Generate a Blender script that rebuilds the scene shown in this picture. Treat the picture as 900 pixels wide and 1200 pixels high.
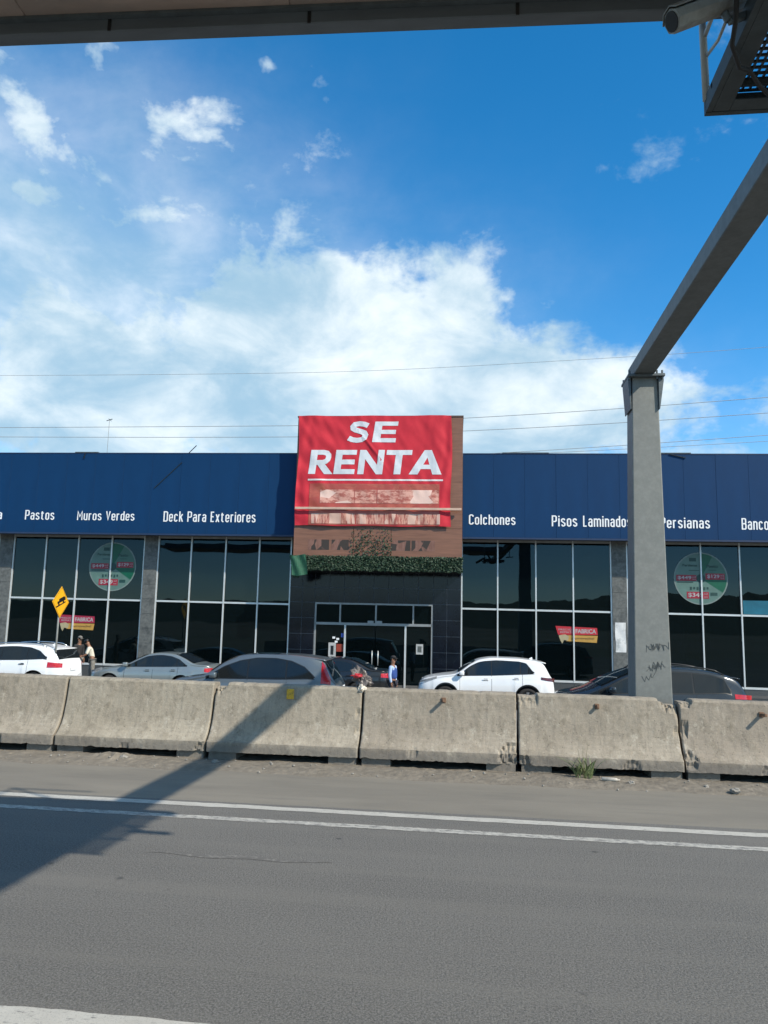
import bpy, bmesh, math, random
from mathutils import Vector, Matrix, noise as mnoise
R = math.radians
random.seed(7)
scn = bpy.context.scene
for o in list(bpy.data.objects): bpy.data.objects.remove(o)
COL = scn.collection

# ------------------------------------------------------------------ camera
CAM_H = 2.79
cd = bpy.data.cameras.new('camera'); cam = bpy.data.objects.new('camera', cd); COL.objects.link(cam)
cd.sensor_fit = 'VERTICAL'; cd.sensor_height = 36; cd.lens = 27; cd.clip_start = .05; cd.clip_end = 6000
P_, Y_, Ro = R(8.1), R(6.9), R(1.26)
fw = Vector((-math.sin(Y_)*math.cos(P_), math.cos(Y_)*math.cos(P_), math.sin(P_)))
r0 = Vector((math.cos(Y_), math.sin(Y_), 0)); u0 = r0.cross(fw)
rt = r0*math.cos(Ro)+u0*math.sin(Ro); up = u0*math.cos(Ro)-r0*math.sin(Ro)
m = Matrix((rt, up, -fw)).transposed().to_4x4(); m.translation = (0, 0, CAM_H)
cam.matrix_world = m
scn.camera = cam
scn.render.resolution_x = 768; scn.render.resolution_y = 1024
scn.view_settings.view_transform = 'Standard'; scn.view_settings.look = 'None'
scn.view_settings.exposure = 0.6; scn.view_settings.gamma = 1
SUN_DIR = Vector((-1.043, .65, -1)).normalized()      # direction the light travels
SUN_EL = math.asin(-SUN_DIR.z); SUN_AZ = math.atan2(-SUN_DIR.x, -SUN_DIR.y)

# ------------------------------------------------------------------ world
world = bpy.data.worlds.new('World'); scn.world = world; world.use_nodes = True
wt = world.node_tree; wt.nodes.clear(); WN = wt.nodes; WL = wt.links
def wmath(op, a, b=None, clamp=False):
    n = WN.new('ShaderNodeMath'); n.operation = op; n.use_clamp = clamp
    for i, v in enumerate((a, b)):
        if v is None: continue
        if isinstance(v, (int, float)): n.inputs[i].default_value = v
        else: WL.new(v, n.inputs[i])
    return n.outputs[0]
tc = WN.new('ShaderNodeTexCoord'); sx = WN.new('ShaderNodeSeparateXYZ'); WL.new(tc.outputs['Generated'], sx.inputs[0])
az0 = wmath('ARCTAN2', sx.outputs[0], sx.outputs[1]); el0 = wmath('ARCSINE', sx.outputs[2]); az, el = az0, el0
sky = WN.new('ShaderNodeTexSky'); sky.sky_type = 'NISHITA'; sky.sun_disc = False
sky.sun_elevation = SUN_EL; sky.sun_rotation = SUN_AZ
sky.altitude = 2200; sky.air_density = 1.0; sky.dust_density = .3; sky.ozone_density = 2.2
hs = WN.new('ShaderNodeHueSaturation'); hs.inputs['Saturation'].default_value = 1.36; hs.inputs['Value'].default_value = 1.9
hs.inputs['Hue'].default_value = .492
WL.new(sky.outputs[0], hs.inputs['Color'])
def wnoise(scale, detail, rough, off=(0, 0, 0), sc=(1, 1, 1.0), dist=0):
    mp = WN.new('ShaderNodeMapping'); mp.inputs['Location'].default_value = off; mp.inputs['Scale'].default_value = sc
    WL.new(tc.outputs['Generated'], mp.inputs[0])
    n = WN.new('ShaderNodeTexNoise'); n.inputs['Scale'].default_value = scale; n.inputs['Detail'].default_value = detail
    n.inputs['Roughness'].default_value = rough; n.inputs['Distortion'].default_value = dist
    WL.new(mp.outputs[0], n.inputs['Vector']); return n.outputs[0]
def blob(a, e, sa, se, amp, rot=0):
    """an elliptical patch of cloud cover at azimuth a, elevation e (degrees)"""
    da = wmath('SUBTRACT', az, R(a)); de = wmath('SUBTRACT', el, R(e))
    c, s = math.cos(R(rot)), math.sin(R(rot))
    p = wmath('ADD', wmath('MULTIPLY', da, c/R(sa)), wmath('MULTIPLY', de, s/R(sa)))
    q = wmath('ADD', wmath('MULTIPLY', da, -s/R(se)), wmath('MULTIPLY', de, c/R(se)))
    d2 = wmath('ADD', wmath('MULTIPLY', p, p), wmath('MULTIPLY', q, q))
    return wmath('MULTIPLY', wmath('EXPONENT', wmath('MULTIPLY', d2, -1)), amp)
def add(l):
    r = l[0]
    for x in l[1:]: r = wmath('ADD', r, x)
    return r
fine = wnoise(9, 9, .62, (3.1, 1.2, .4), (1, 1, 1.5), .25)
mid = wnoise(3.2, 6, .55, (7.7, 2.2, 5.4), (1, 1, 1.6), .3)
tiny = wnoise(26, 5, .6, (1.1, 8.2, 2.4), (1, 1, 1.3), .4)
w1 = wmath('SUBTRACT', wnoise(7, 5, .6, (12, 4, 8)), .5); w2 = wmath('SUBTRACT', wnoise(8, 5, .6, (2, 14, 18)), .5)
az = wmath('ADD', az0, wmath('MULTIPLY', w1, .17)); el = wmath('ADD', el0, wmath('MULTIPLY', w2, .14))
cover = add([blob(-34.6, 31.8, 4.0, 2.5, .44, -35), blob(-29.8, 35.8, 1.1, 1.5, .42, 10), blob(-22.3, 33.2, 5.4, 2.1, .42, 8),
             blob(-32.8, 26.6, 2.6, 1.1, .30), blob(-27, 28.6, 4.5, 2.0, .28, -15), blob(-12.7, 36.8, 1.0, 1.3, .24), blob(-16.6, 37.2, 1.0, .8, .36), blob(-19, 36.5, .8, .8, .2),
             blob(11, 32.0, 3.4, 1.2, .20, -8), blob(-14, 28.5, 3, 1.6, .17, -40),
             blob(-27, 16.5, 19, 8.6, .58), blob(-13, 22.5, 6, 3.2, .34, -10), blob(-10, 17, 12, 8.0, .50), blob(-3.5, 24, 4.5, 5.0, .26, 30),
             blob(2, 15.5, 9, 4.8, .56), blob(-4, 21, 8, 4.5, .34), blob(8.5, 15.4, 7.5, 3.6, .60), blob(17, 11.5, 6, 2.6, .36),
             blob(-60, 18, 20, 9, .50), blob(70, 16, 30, 8, .40), blob(150, 20, 40, 13, .48), blob(-130, 22, 45, 14, .48), blob(170, 55, 110, 24, .9), blob(40, 62, 60, 12, .4)])  # widest patch, high behind the camera, is added to whiten the ambient light
dens = add([cover, wmath('MULTIPLY', wmath('SUBTRACT', fine, .5), 1.05), wmath('MULTIPLY', wmath('SUBTRACT', mid, .5), .6), wmath('MULTIPLY', wmath('SUBTRACT', tiny, .5), .22)])
mr = WN.new('ShaderNodeMapRange'); mr.interpolation_type = 'SMOOTHSTEP'
mr.inputs['From Min'].default_value = .17; mr.inputs['From Max'].default_value = .54; WL.new(dens, mr.inputs['Value'])
body = wnoise(6.5, 8, .58, (4.4, 3.0, 9.1), (1, 1, 1.9), .35)
bright = add([wmath('MULTIPLY', wmath('SUBTRACT', body, .5), 3.5), wmath('MULTIPLY', wmath('SUBTRACT', tiny, .5), .7), blob(-6, 19, 9, 6.5, .34), blob(9, 16.5, 9, 3.0, .28), blob(-34, 32, 6, 4, .35),
              blob(-24, 34, 8, 3, .25), blob(-5, 22, 7, 5, .2), blob(-30, 10, 12, 3, .12)])
br = WN.new('ShaderNodeMapRange'); br.interpolation_type = 'SMOOTHSTEP'; br.inputs['From Min'].default_value = -.62; br.inputs['From Max'].default_value = 1.25; WL.new(bright, br.inputs['Value'])
cc = WN.new('ShaderNodeMix'); cc.data_type = 'RGBA'
cc.inputs[6].default_value = (3.2, 4.9, 6.2, 1); cc.inputs[7].default_value = (8.2, 8.8, 8.9, 1)
WL.new(br.outputs[0], cc.inputs[0])
veil = wmath('MULTIPLY', add([blob(-33, 22, 18, 11, .85), blob(-8, 17, 13, 9, .42), blob(0, 6, 300, 9, .35)]), 1, True)
alpha = wmath('MULTIPLY', wmath('MAXIMUM', mr.outputs[0], veil), .95, True)
mx = WN.new('ShaderNodeMix'); mx.data_type = 'RGBA'
WL.new(alpha, mx.inputs[0]); WL.new(hs.outputs[0], mx.inputs[6]); WL.new(cc.outputs[2], mx.inputs[7])
bg = WN.new('ShaderNodeBackground'); bg.inputs['Strength'].default_value = .085
wo = WN.new('ShaderNodeOutputWorld'); WL.new(mx.outputs[2], bg.inputs[0]); WL.new(bg.outputs[0], wo.inputs[0])

# ------------------------------------------------------------------ sun
sl = bpy.data.lights.new('sun', 'SUN'); sl.energy = 3.7; sl.angle = R(.53); sl.color = (1, .915, .78)
so = bpy.data.objects.new('sun', sl); COL.objects.link(so)
so.rotation_euler = SUN_DIR.to_track_quat('-Z', 'Y').to_euler()

# ------------------------------------------------------------------ materials
MATS = {}
def nt(name):
    m = bpy.data.materials.new(name); m.use_nodes = True; t = m.node_tree
    return m, t, t.nodes['Principled BSDF']
def mat(name, c, rough=.6, metal=0, var=.12, scale=6, bump=.0, bscale=40, coat=0, spec=.5, c2=None, c2f=(.5, .65), detail=6, stretch=(1, 1, 1), dirt=None):
    """one surface: base colour with noise variation, optional second colour, optional relief"""
    if name in MATS: return MATS[name]
    m, t, b = nt(name); N, L = t.nodes, t.links
    tcn = N.new('ShaderNodeTexCoord'); mp = N.new('ShaderNodeMapping'); mp.inputs['Scale'].default_value = stretch
    L.new(tcn.outputs['Object'], mp.inputs[0])
    n = N.new('ShaderNodeTexNoise'); n.inputs['Scale'].default_value = scale; n.inputs['Detail'].default_value = detail; n.inputs['Roughness'].default_value = .6
    L.new(mp.outputs[0], n.inputs['Vector'])
    r = N.new('ShaderNodeValToRGB'); e = r.color_ramp.elements
    lo = [x*(1-var) for x in c]+[1]; hi = [min(1, x*(1+var)) for x in c]+[1]
    e[0].position = .3; e[0].color = lo; e[1].position = .7; e[1].color = hi
    L.new(n.outputs[0], r.inputs[0]); out = r.outputs[0]
    if c2:
        n2 = N.new('ShaderNodeTexNoise'); n2.inputs['Scale'].default_value = scale*.37; n2.inputs['Detail'].default_value = 9; n2.inputs['Roughness'].default_value = .68
        L.new(mp.outputs[0], n2.inputs['Vector'])
        k = N.new('ShaderNodeMapRange'); k.inputs[1].default_value = c2f[0]; k.inputs[2].default_value = c2f[1]; L.new(n2.outputs[0], k.inputs[0])
        x = N.new('ShaderNodeMix'); x.data_type = 'RGBA'; L.new(k.outputs[0], x.inputs[0]); L.new(out, x.inputs[6]); x.inputs[7].default_value = (*c2, 1)
        out = x.outputs[2]
    L.new(out, b.inputs['Base Color'])
    b.inputs['Roughness'].default_value = rough; b.inputs['Metallic'].default_value = metal
    b.inputs['Coat Weight'].default_value = coat; b.inputs['Coat Roughness'].default_value = .05; b.inputs['Specular IOR Level'].default_value = spec
    if bump:
        n3 = N.new('ShaderNodeTexNoise'); n3.inputs['Scale'].default_value = bscale; n3.inputs['Detail'].default_value = 6
        L.new(tcn.outputs['Object'], n3.inputs['Vector'])
        bp = N.new('ShaderNodeBump'); bp.inputs['Strength'].default_value = bump; bp.inputs['Distance'].default_value = .02
        L.new(n3.outputs[0], bp.inputs['Height']); L.new(bp.outputs[0], b.inputs['Normal'])
    MATS[name] = m; return m

def node_rig(name):
    """material with helper closures on object coordinates"""
    m, t, b = nt(name); N, L = t.nodes, t.links
    tcn = N.new('ShaderNodeTexCoord')
    def noise(scale, detail=6, rough=.6, st=(1, 1, 1), off=(0, 0, 0)):
        mp = N.new('ShaderNodeMapping'); mp.inputs['Scale'].default_value = st; mp.inputs['Location'].default_value = off
        L.new(tcn.outputs['Object'], mp.inputs[0]); n = N.new('ShaderNodeTexNoise')
        n.inputs['Scale'].default_value = scale; n.inputs['Detail'].default_value = detail; n.inputs['Roughness'].default_value = rough
        L.new(mp.outputs[0], n.inputs['Vector']); return n.outputs[0]
    def rng(v, a, bb, c=0, d=1):
        k = N.new('ShaderNodeMapRange'); k.inputs[1].default_value = a; k.inputs[2].default_value = bb; k.inputs[3].default_value = c; k.inputs[4].default_value = d
        L.new(v, k.inputs[0]); return k.outputs[0]
    def mixc(f, a, c):
        x = N.new('ShaderNodeMix'); x.data_type = 'RGBA'
        for i, v in ((0, f), (6, a), (7, c)):
            if isinstance(v, (int, float)): x.inputs[i].default_value = v
            elif isinstance(v, tuple): x.inputs[i].default_value = (*v, 1)
            else: L.new(v, x.inputs[i])
        return x.outputs[2]
    def mth(op, a, c=None):
        n = N.new('ShaderNodeMath'); n.operation = op; n.use_clamp = False
        for i, v in enumerate((a, c)):
            if v is None: continue
            if isinstance(v, (int, float)): n.inputs[i].default_value = v
            else: L.new(v, n.inputs[i])
        return n.outputs[0]
    def bump(h, s, d=.02):
        bp = N.new('ShaderNodeBump'); bp.inputs['Strength'].default_value = s; bp.inputs['Distance'].default_value = d
        L.new(h, bp.inputs['Height']); L.new(bp.outputs[0], b.inputs['Normal'])
    def xyz():
        s = N.new('ShaderNodeSeparateXYZ'); L.new(tcn.outputs['Object'], s.inputs[0]); return s.outputs
    return m, t, b, N, L, noise, rng, mixc, mth, bump, xyz

def asphalt_mat():
    m, t, b, N, L, noise, rng, mixc, mth, bump, xyz = node_rig('asphalt')
    big = noise(.5, 5, .6, (.35, 1, 1)); grain = noise(55, 4, .85); med = noise(7, 7, .7); coarse = noise(28, 2, .6)
    c = mixc(rng(big, .3, .7), (.092, .088, .080), (.125, .119, .107))
    c = mixc(rng(grain, .44, .66, 0, .85), c, (.27, .258, .235))
    c = mixc(rng(grain, .46, .30, 0, .7), c, (.035, .035, .036))
    c = mixc(rng(med, .58, .75, 0, .3), c, (.075, .075, .074))
    c = mixc(rng(coarse, .56, .68, 0, .35), c, (.19, .182, .165)); c = mixc(rng(coarse, .42, .32, 0, .35), c, (.07, .068, .064))
    # tyre-polished lanes and longitudinal streaks
    c = mixc(rng(noise(1.2, 4, .6, (.06, 1.6, 1)), .48, .7, 0, .5), c, (.185, .174, .153))
    # oil spots and tar
    v = N.new('ShaderNodeTexVoronoi'); v.inputs['Scale'].default_value = .9; L.new(N['Texture Coordinate'].outputs['Object'], v.inputs['Vector'])
    c = mixc(rng(v.outputs['Distance'], .05, .018, 0, .75), c, (.05, .05, .05))
    # hairline cracks, only where a mask allows
    w = noise(1.6, 8, .65); ridge = mth('ABSOLUTE', mth('SUBTRACT', w, .5))
    cr = mth('MULTIPLY', rng(ridge, .0035, .001), rng(noise(.45, 2), .57, .66))
    c = mixc(mth('MULTIPLY', cr, .7), c, (.05, .05, .05))
    L.new(c, b.inputs['Base Color']); b.inputs['Roughness'].default_value = .85; b.inputs['Specular IOR Level'].default_value = .3
    bump(mth('ADD', mth('ADD', grain, mth('MULTIPLY', coarse, .5)), mth('MULTIPLY', med, .5)), .8, .014)
    return m
def paint_mat(name='road_paint', wa=.54, wb=.66):
    m, t, b, N, L, noise, rng, mixc, mth, bump, xyz = node_rig(name)
    wear = noise(9, 10, .8, (.7, 1.6, 1)); grain = noise(90, 3, .8); big = noise(2, 4)
    f = mth('ADD', rng(wear, wa, wb), rng(grain, .56, .68, 0, .7))
    c = mixc(rng(big, .3, .7), (.40, .38, .335), (.49, .47, .415)); c = mixc(mth('MINIMUM', f, .9), c, (.14, .137, .13))
    L.new(c, b.inputs['Base Color']); b.inputs['Roughness'].default_value = .75; bump(grain, .3, .01)
    return m
def shoulder_mat():
    m, t, b, N, L, noise, rng, mixc, mth, bump, xyz = node_rig('dusty_shoulder')
    c = mixc(rng(noise(1.1, 7, .65, (.25, 1, 1)), .35, .65), (.165, .148, .120), (.215, .193, .155))
    g = noise(70, 3, .8); c = mixc(rng(g, .5, .7, 0, .5), c, (.09, .085, .077))
    c = mixc(rng(noise(5, 6, .7, (.12, 1, 1)), .55, .75, 0, .45), c, (.105, .098, .088))
    L.new(c, b.inputs['Base Color']); b.inputs['Roughness'].default_value = .9; bump(mth('ADD', g, noise(12, 5)), .4, .012); return m
def concrete_mat(name='barrier_concrete'):
    m, t, b, N, L, noise, rng, mixc, mth, bump, xyz = node_rig(name)
    oi = N.new('ShaderNodeObjectInfo')
    mpn = None
    big = noise(.9, 6, .6); med = noise(4.5, 8, .7); fin = noise(45, 5, .8); streak = noise(3.2, 8, .72, (3.2, 1, .28))
    s = xyz()
    c = mixc(rng(big, .32, .68), (.285, .25, .195), (.375, .335, .268))
    c = mixc(rng(oi.outputs['Random'], 0, 1, 0, .55), c, (.235, .195, .165))
    c = mixc(rng(med, .48, .66, 0, .7), c, (.185, .160, .122))
    c = mixc(rng(streak, .52, .70, 0, .5), c, (.115, .102, .088))
    c = mixc(rng(noise(2.6, 9, .75, (1, 1, .6), (4, 1, 2)), .56, .64, 0, .7), c, (.44, .40, .33))
    sm = noise(21, 8, .75, (1, 1, 1), (7, 3, 1)); c = mixc(rng(sm, .52, .64, 0, .35), c, (.19, .166, .132)); c = mixc(rng(sm, .44, .34, 0, .45), c, (.46, .42, .335))
    c = mixc(rng(fin, .56, .74, 0, .6), c, (.16, .145, .125)); c = mixc(rng(fin, .42, .28, 0, .35), c, (.40, .37, .31))
    # grime rising from the toe, also painting in its less lit upright band; pits
    low = mth('ADD', s[2], mth('MULTIPLY', noise(3, 6, .7), .28))
    c = mixc(rng(low, .52, .40, 0, .62), c, (.14, .13, .12))
    v = N.new('ShaderNodeTexVoronoi'); v.inputs['Scale'].default_value = 16; L.new(N['Texture Coordinate'].outputs['Object'], v.inputs['Vector'])
    pit = mth('MULTIPLY', rng(v.outputs['Distance'], .16, .08), rng(med, .42, .5))
    c = mixc(mth('MULTIPLY', pit, .75), c, (.08, .075, .07))
    L.new(c, b.inputs['Base Color']); b.inputs['Roughness'].default_value = .92; b.inputs['Specular IOR Level'].default_value = .25
    bump(mth('SUBTRACT', mth('ADD', mth('MULTIPLY', med, 1.2), mth('MULTIPLY', fin, .35)), mth('MULTIPLY', pit, .5)), .6, .03)
    return m
def glass_mat(name, tint, ior=1.5, rough=0.0, film=(.004, .009, .011), op=.35):
    """dark film glass: reflects like glass, lets little light through"""
    m = bpy.data.materials.new(name); m.use_nodes = True; t = m.node_tree; N, L = t.nodes, t.links; N.clear()
    tr = N.new('ShaderNodeBsdfTransparent'); tr.inputs[0].default_value = (*tint, 1)
    gl = N.new('ShaderNodeBsdfGlossy'); gl.inputs['Roughness'].default_value = rough; gl.inputs['Color'].default_value = (.62, .84, .95, 1)
    df = N.new('ShaderNodeBsdfDiffuse'); df.inputs[0].default_value = (*film, 1)
    m1 = N.new('ShaderNodeMixShader'); m1.inputs[0].default_value = op; L.new(tr.outputs[0], m1.inputs[1]); L.new(df.outputs[0], m1.inputs[2])
    fr = N.new('ShaderNodeFresnel'); fr.inputs[0].default_value = ior
    m2 = N.new('ShaderNodeMixShader'); L.new(fr.outputs[0], m2.inputs[0]); L.new(m1.outputs[0], m2.inputs[1]); L.new(gl.outputs[0], m2.inputs[2])
    # faint unevenness of float glass
    tcn = N.new('ShaderNodeTexCoord'); n = N.new('ShaderNodeTexNoise'); n.inputs['Scale'].default_value = .8; n.inputs['Detail'].default_value = 1
    L.new(tcn.outputs['Object'], n.inputs['Vector']); bp = N.new('ShaderNodeBump'); bp.inputs['Strength'].default_value = .12; bp.inputs['Distance'].default_value = .02
    L.new(n.outputs[0], bp.inputs['Height']); L.new(bp.outputs[0], gl.inputs['Normal'])
    o = N.new('ShaderNodeOutputMaterial'); L.new(m2.outputs[0], o.inputs[0]); MATS[name] = m; return m
M_ASPH = asphalt_mat(); M_PAINT = paint_mat(); M_PAINT2 = paint_mat('worn_road_paint', .47, .58); M_SHO = shoulder_mat(); M_CONC = concrete_mat()
M_GLASS = glass_mat('tinted_window_glass', (.16, .23, .25), 1.45)
M_BLUE = mat('blue_cladding', (.002, .033, .103), .6, 0, .12, 1.2, .05, 3, spec=.2, c2=(.002, .027, .085), c2f=(.5, .72), stretch=(.6, 1, .25))
M_ALU = mat('aluminium_frame', (.62, .64, .64), .35, .35, .06, 5)
M_DALU = mat('dull_aluminium', (.30, .31, .31), .45, .4, .1, 5)
M_WHITE = mat('white_lettering', (.78, .80, .82), .5, 0, .04, 3)
M_STONE = mat('grey_stone_cladding', (.115, .12, .115), .5, 0, .35, 9, .1, 30, c2=(.06, .064, .063))
M_PLINTH = mat('dark_granite', (.06, .065, .068), .4, 0, .3, 30)
M_BTILE = mat('black_glazed_tile', (.0045, .0065, .012), .14, 0, .5, 1.3, .02, 6, spec=.3)
M_GROUT = mat('grout', (.085, .10, .12), .8)
M_BROWN = mat('brown_wood_panel', (.20, .095, .06), .45, 0, .2, 2.5, .03, 8, stretch=(.5, 1, 6))
M_WALL = mat('grey_render', (.22, .22, .21), .9, 0, .12, 2, .2, 30)
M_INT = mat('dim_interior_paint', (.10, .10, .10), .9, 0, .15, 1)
M_GALV = mat('galvanised_steel', (.20, .208, .196), .6, .15, .1, 14, .08, 50, c2=(.175, .184, .174), c2f=(.45, .62))
M_STEEL = mat('weathered_steel', (.10, .12, .13), .55, .2, .2, 8, .08, 40)
M_DECK = mat('rusty_brown_deck_plate', (.40, .30, .25), .7, .1, .22, 3, .08, 20, c2=(.27, .24, .22), c2f=(.4, .6), stretch=(.3, 1, 1))
M_BLACK = mat('black_rubber', (.015, .015, .016), .75, 0, .2, 10)
M_TRIM = mat('black_trim', (.012, .013, .014), .35, 0, .1, 10)
M_DIRT = mat('roadside_dirt', (.19, .165, .13), .95, 0, .25, 9, .6, 30, c2=(.135, .117, .093), c2f=(.42, .66))
M_LEAF = mat('ivy_leaf', (.016, .042, .020), .6, 0, .5, 30, c2=(.035, .07, .035), c2f=(.5, .65))
M_GRASS = mat('weed_leaf', (.16, .20, .085), .6, 0, .35, 20)
M_CARGL = mat('car_glass', (.010, .013, .015), .04, 0, .1, 5, coat=0, spec=.55)
M_CHROME = mat('chrome', (.6, .61, .62), .15, 1, .05, 5)
M_RIM = mat('alloy_rim', (.42, .43, .44), .3, .8, .05, 5)
M_TAIL = mat('red_lamp_lens', (.42, .012, .018), .12, 0, .25, 25, coat=.8)
M_LAMP = mat('clear_lamp_lens', (.42, .44, .46), .1, .3, .4, 30, coat=.8)
M_SKIN = mat('skin', (.23, .115, .07), .55, 0, .1, 20)
M_YEL = mat('yellow_sign_face', (.80, .40, .012), .5, 0, .08, 6)

# ------------------------------------------------------------------ mesh helpers
def put(name, me, m=None, parent=None, label=None, cat=None, group=None, kind=None, loc=None, smooth=False):
    o = bpy.data.objects.new(name, me); COL.objects.link(o)
    if m and not me.materials: me.materials.append(m)
    if parent: o.parent = parent
    if loc: o.location = loc
    tag(o, label, cat, group, kind)
    if smooth:
        for p in me.polygons: p.use_smooth = True
    return o
def tag(o, label=None, cat=None, group=None, kind=None):
    for k, v in (('label', label), ('category', cat), ('group', group), ('kind', kind)):
        if v: o[k] = v
    return o
def empty(name, loc=(0, 0, 0), rz=0, **k):
    o = bpy.data.objects.new(name, None); COL.objects.link(o); o.location = loc; o.rotation_euler.z = rz; o.empty_display_size = .2
    return tag(o, **k)
class MB:
    """collects shapes for ONE mesh"""
    def __init__(s): s.v = []; s.f = []
    def add(s, v, f):
        n = len(s.v); s.v += [tuple(x) for x in v]; s.f += [tuple(i+n for i in q) for q in f]; return s
    def box(s, x0, x1, y0, y1, z0, z1, M=None):
        v = [Vector(p) for p in ((x0, y0, z0), (x1, y0, z0), (x1, y1, z0), (x0, y1, z0), (x0, y0, z1), (x1, y0, z1), (x1, y1, z1), (x0, y1, z1))]
        if M: v = [M @ p for p in v]
        return s.add(v, [(3, 2, 1, 0), (4, 5, 6, 7), (0, 1, 5, 4), (1, 2, 6, 5), (2, 3, 7, 6), (3, 0, 4, 7)])
    def bar(s, a, b, w, h=None, upv=(0, 0, 1)):
        a, b = Vector(a), Vector(b); h = h or w; d = (b-a).normalized(); u = Vector(upv)
        if abs(d.dot(u)) > .98: u = Vector((0, 1, 0))
        r = d.cross(u).normalized(); u = r.cross(d)
        v = [p+r*sx*w/2+u*sz*h/2 for p in (a, b) for sx, sz in ((-1, -1), (1, -1), (1, 1), (-1, 1))]
        return s.add(v, [(0, 1, 2, 3), (7, 6, 5, 4), (0, 4, 5, 1), (1, 5, 6, 2), (2, 6, 7, 3), (3, 7, 4, 0)])
    def tube(s, pts, r, n=8, cap=True):
        pts = [Vector(p) for p in pts]; rs = r if isinstance(r, (list, tuple)) else [r]*len(pts); rings = []
        for i, p in enumerate(pts):
            d = (pts[min(i+1, len(pts)-1)]-pts[max(i-1, 0)]).normalized(); u = Vector((0, 0, 1)) if abs(d.z) < .95 else Vector((0, 1, 0))
            a = d.cross(u).normalized(); b = a.cross(d)
            rings.append([p+(a*math.cos(2*math.pi*k/n)+b*math.sin(2*math.pi*k/n))*rs[i] for k in range(n)])
        v = [p for q in rings for p in q]; f = []
        for i in range(len(pts)-1):
            for k in range(n): f.append((i*n+k, i*n+(k+1) % n, (i+1)*n+(k+1) % n, (i+1)*n+k))
        if cap: f += [tuple(range(n)), tuple(reversed(range((len(pts)-1)*n, len(pts)*n)))]
        return s.add(v, f)
    def grid(s, fn, nu, nv, flip=False):
        v = [fn(i/nu, j/nv) for j in range(nv+1) for i in range(nu+1)]; f = []
        for j in range(nv):
            for i in range(nu):
                a = j*(nu+1)+i; q = (a, a+1, a+nu+2, a+nu+1); f.append(q[::-1] if flip else q)
        return s.add(v, f)
    def prism(s, poly, y0, y1):
        """polygon in x,z extruded along y"""
        n = len(poly); v = [(x, y0, z) for x, z in poly]+[(x, y1, z) for x, z in poly]
        return s.add(v, [tuple(range(n)), tuple(reversed(range(n, 2*n)))]+[(i, i+n, (i+1) % n+n, (i+1) % n) for i in range(n)])
    def mesh(s, name, fix=True, bevel=0, seg=1, merge=0):
        me = bpy.data.meshes.new(name); me.from_pydata(s.v, [], s.f)
        if fix or bevel:
            bm = bmesh.new(); bm.from_mesh(me)
            if merge: bmesh.ops.remove_doubles(bm, verts=bm.verts, dist=merge)
            bmesh.ops.recalc_face_normals(bm, faces=bm.faces)
            if bevel: bmesh.ops.bevel(bm, geom=list(bm.edges), offset=bevel, segments=seg, affect='EDGES', profile=.5)
            bm.to_mesh(me); bm.free()
        me.update(); return me
def boxo(name, x0, x1, y0, y1, z0, z1, m, parent=None, bevel=0, **k):
    return put(name, MB().box(x0, x1, y0, y1, z0, z1).mesh(name, bevel=bevel), m, parent, **k)
def copy_tree(o, parent=None):
    c = o.copy(); COL.objects.link(c)
    if parent: c.parent = parent
    for ch in list(o.children): copy_tree(ch, c)
    return c
TXT = {}
def text_mesh(txt, bold=0.0, shear=0.0, space=1.0):
    key = (txt, bold, shear, space)
    if key in TXT: return TXT[key].copy()
    cu = bpy.data.curves.new('t', 'FONT'); cu.body = txt; cu.offset = bold; cu.shear = shear; cu.space_character = space; cu.resolution_u = 4
    o = bpy.data.objects.new('t', cu); COL.objects.link(o)
    bpy.context.view_layer.update(); dg = bpy.context.evaluated_depsgraph_get()
    me = bpy.data.meshes.new_from_object(o.evaluated_get(dg)); me.materials.clear()
    bpy.data.objects.remove(o); bpy.data.curves.remove(cu); TXT[key] = me; return me.copy()
def ribbon(s, pts, t, y=0, closed=False):
    """flat stroke of even width along a line in x,z"""
    P = [Vector((a, b)) for a, b in pts]; n = len(P); L = []
    for i in range(n):
        a = P[(i-1) % n] if (closed or i) else None; b = P[(i+1) % n] if (closed or i < n-1) else None
        d0 = (P[i]-a).normalized() if a is not None else (b-P[i]).normalized(); d1 = (b-P[i]).normalized() if b is not None else d0
        n0 = Vector((-d0.y, d0.x)); n1 = Vector((-d1.y, d1.x)); mm_ = (n0+n1); mm_ = mm_.normalized() if mm_.length > .05 else n0
        k = min(2.0, 1/max(.3, mm_.dot(n0))); L.append((P[i]+mm_*k*t/2, P[i]-mm_*k*t/2))
    v = [(q.x, y, q.y) for pr in L for q in pr]; m_ = n if closed else n-1
    return s.add(v, [(2*i, 2*((i+1) % n), 2*((i+1) % n)+1, 2*i+1) for i in range(m_)])
c_, X_, W_, H_ = .08, .68, .25, .95
ARCH = [(0, X_-.1), (c_, X_), (W_-c_, X_), (W_, X_-c_), (W_, 0)]
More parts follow.
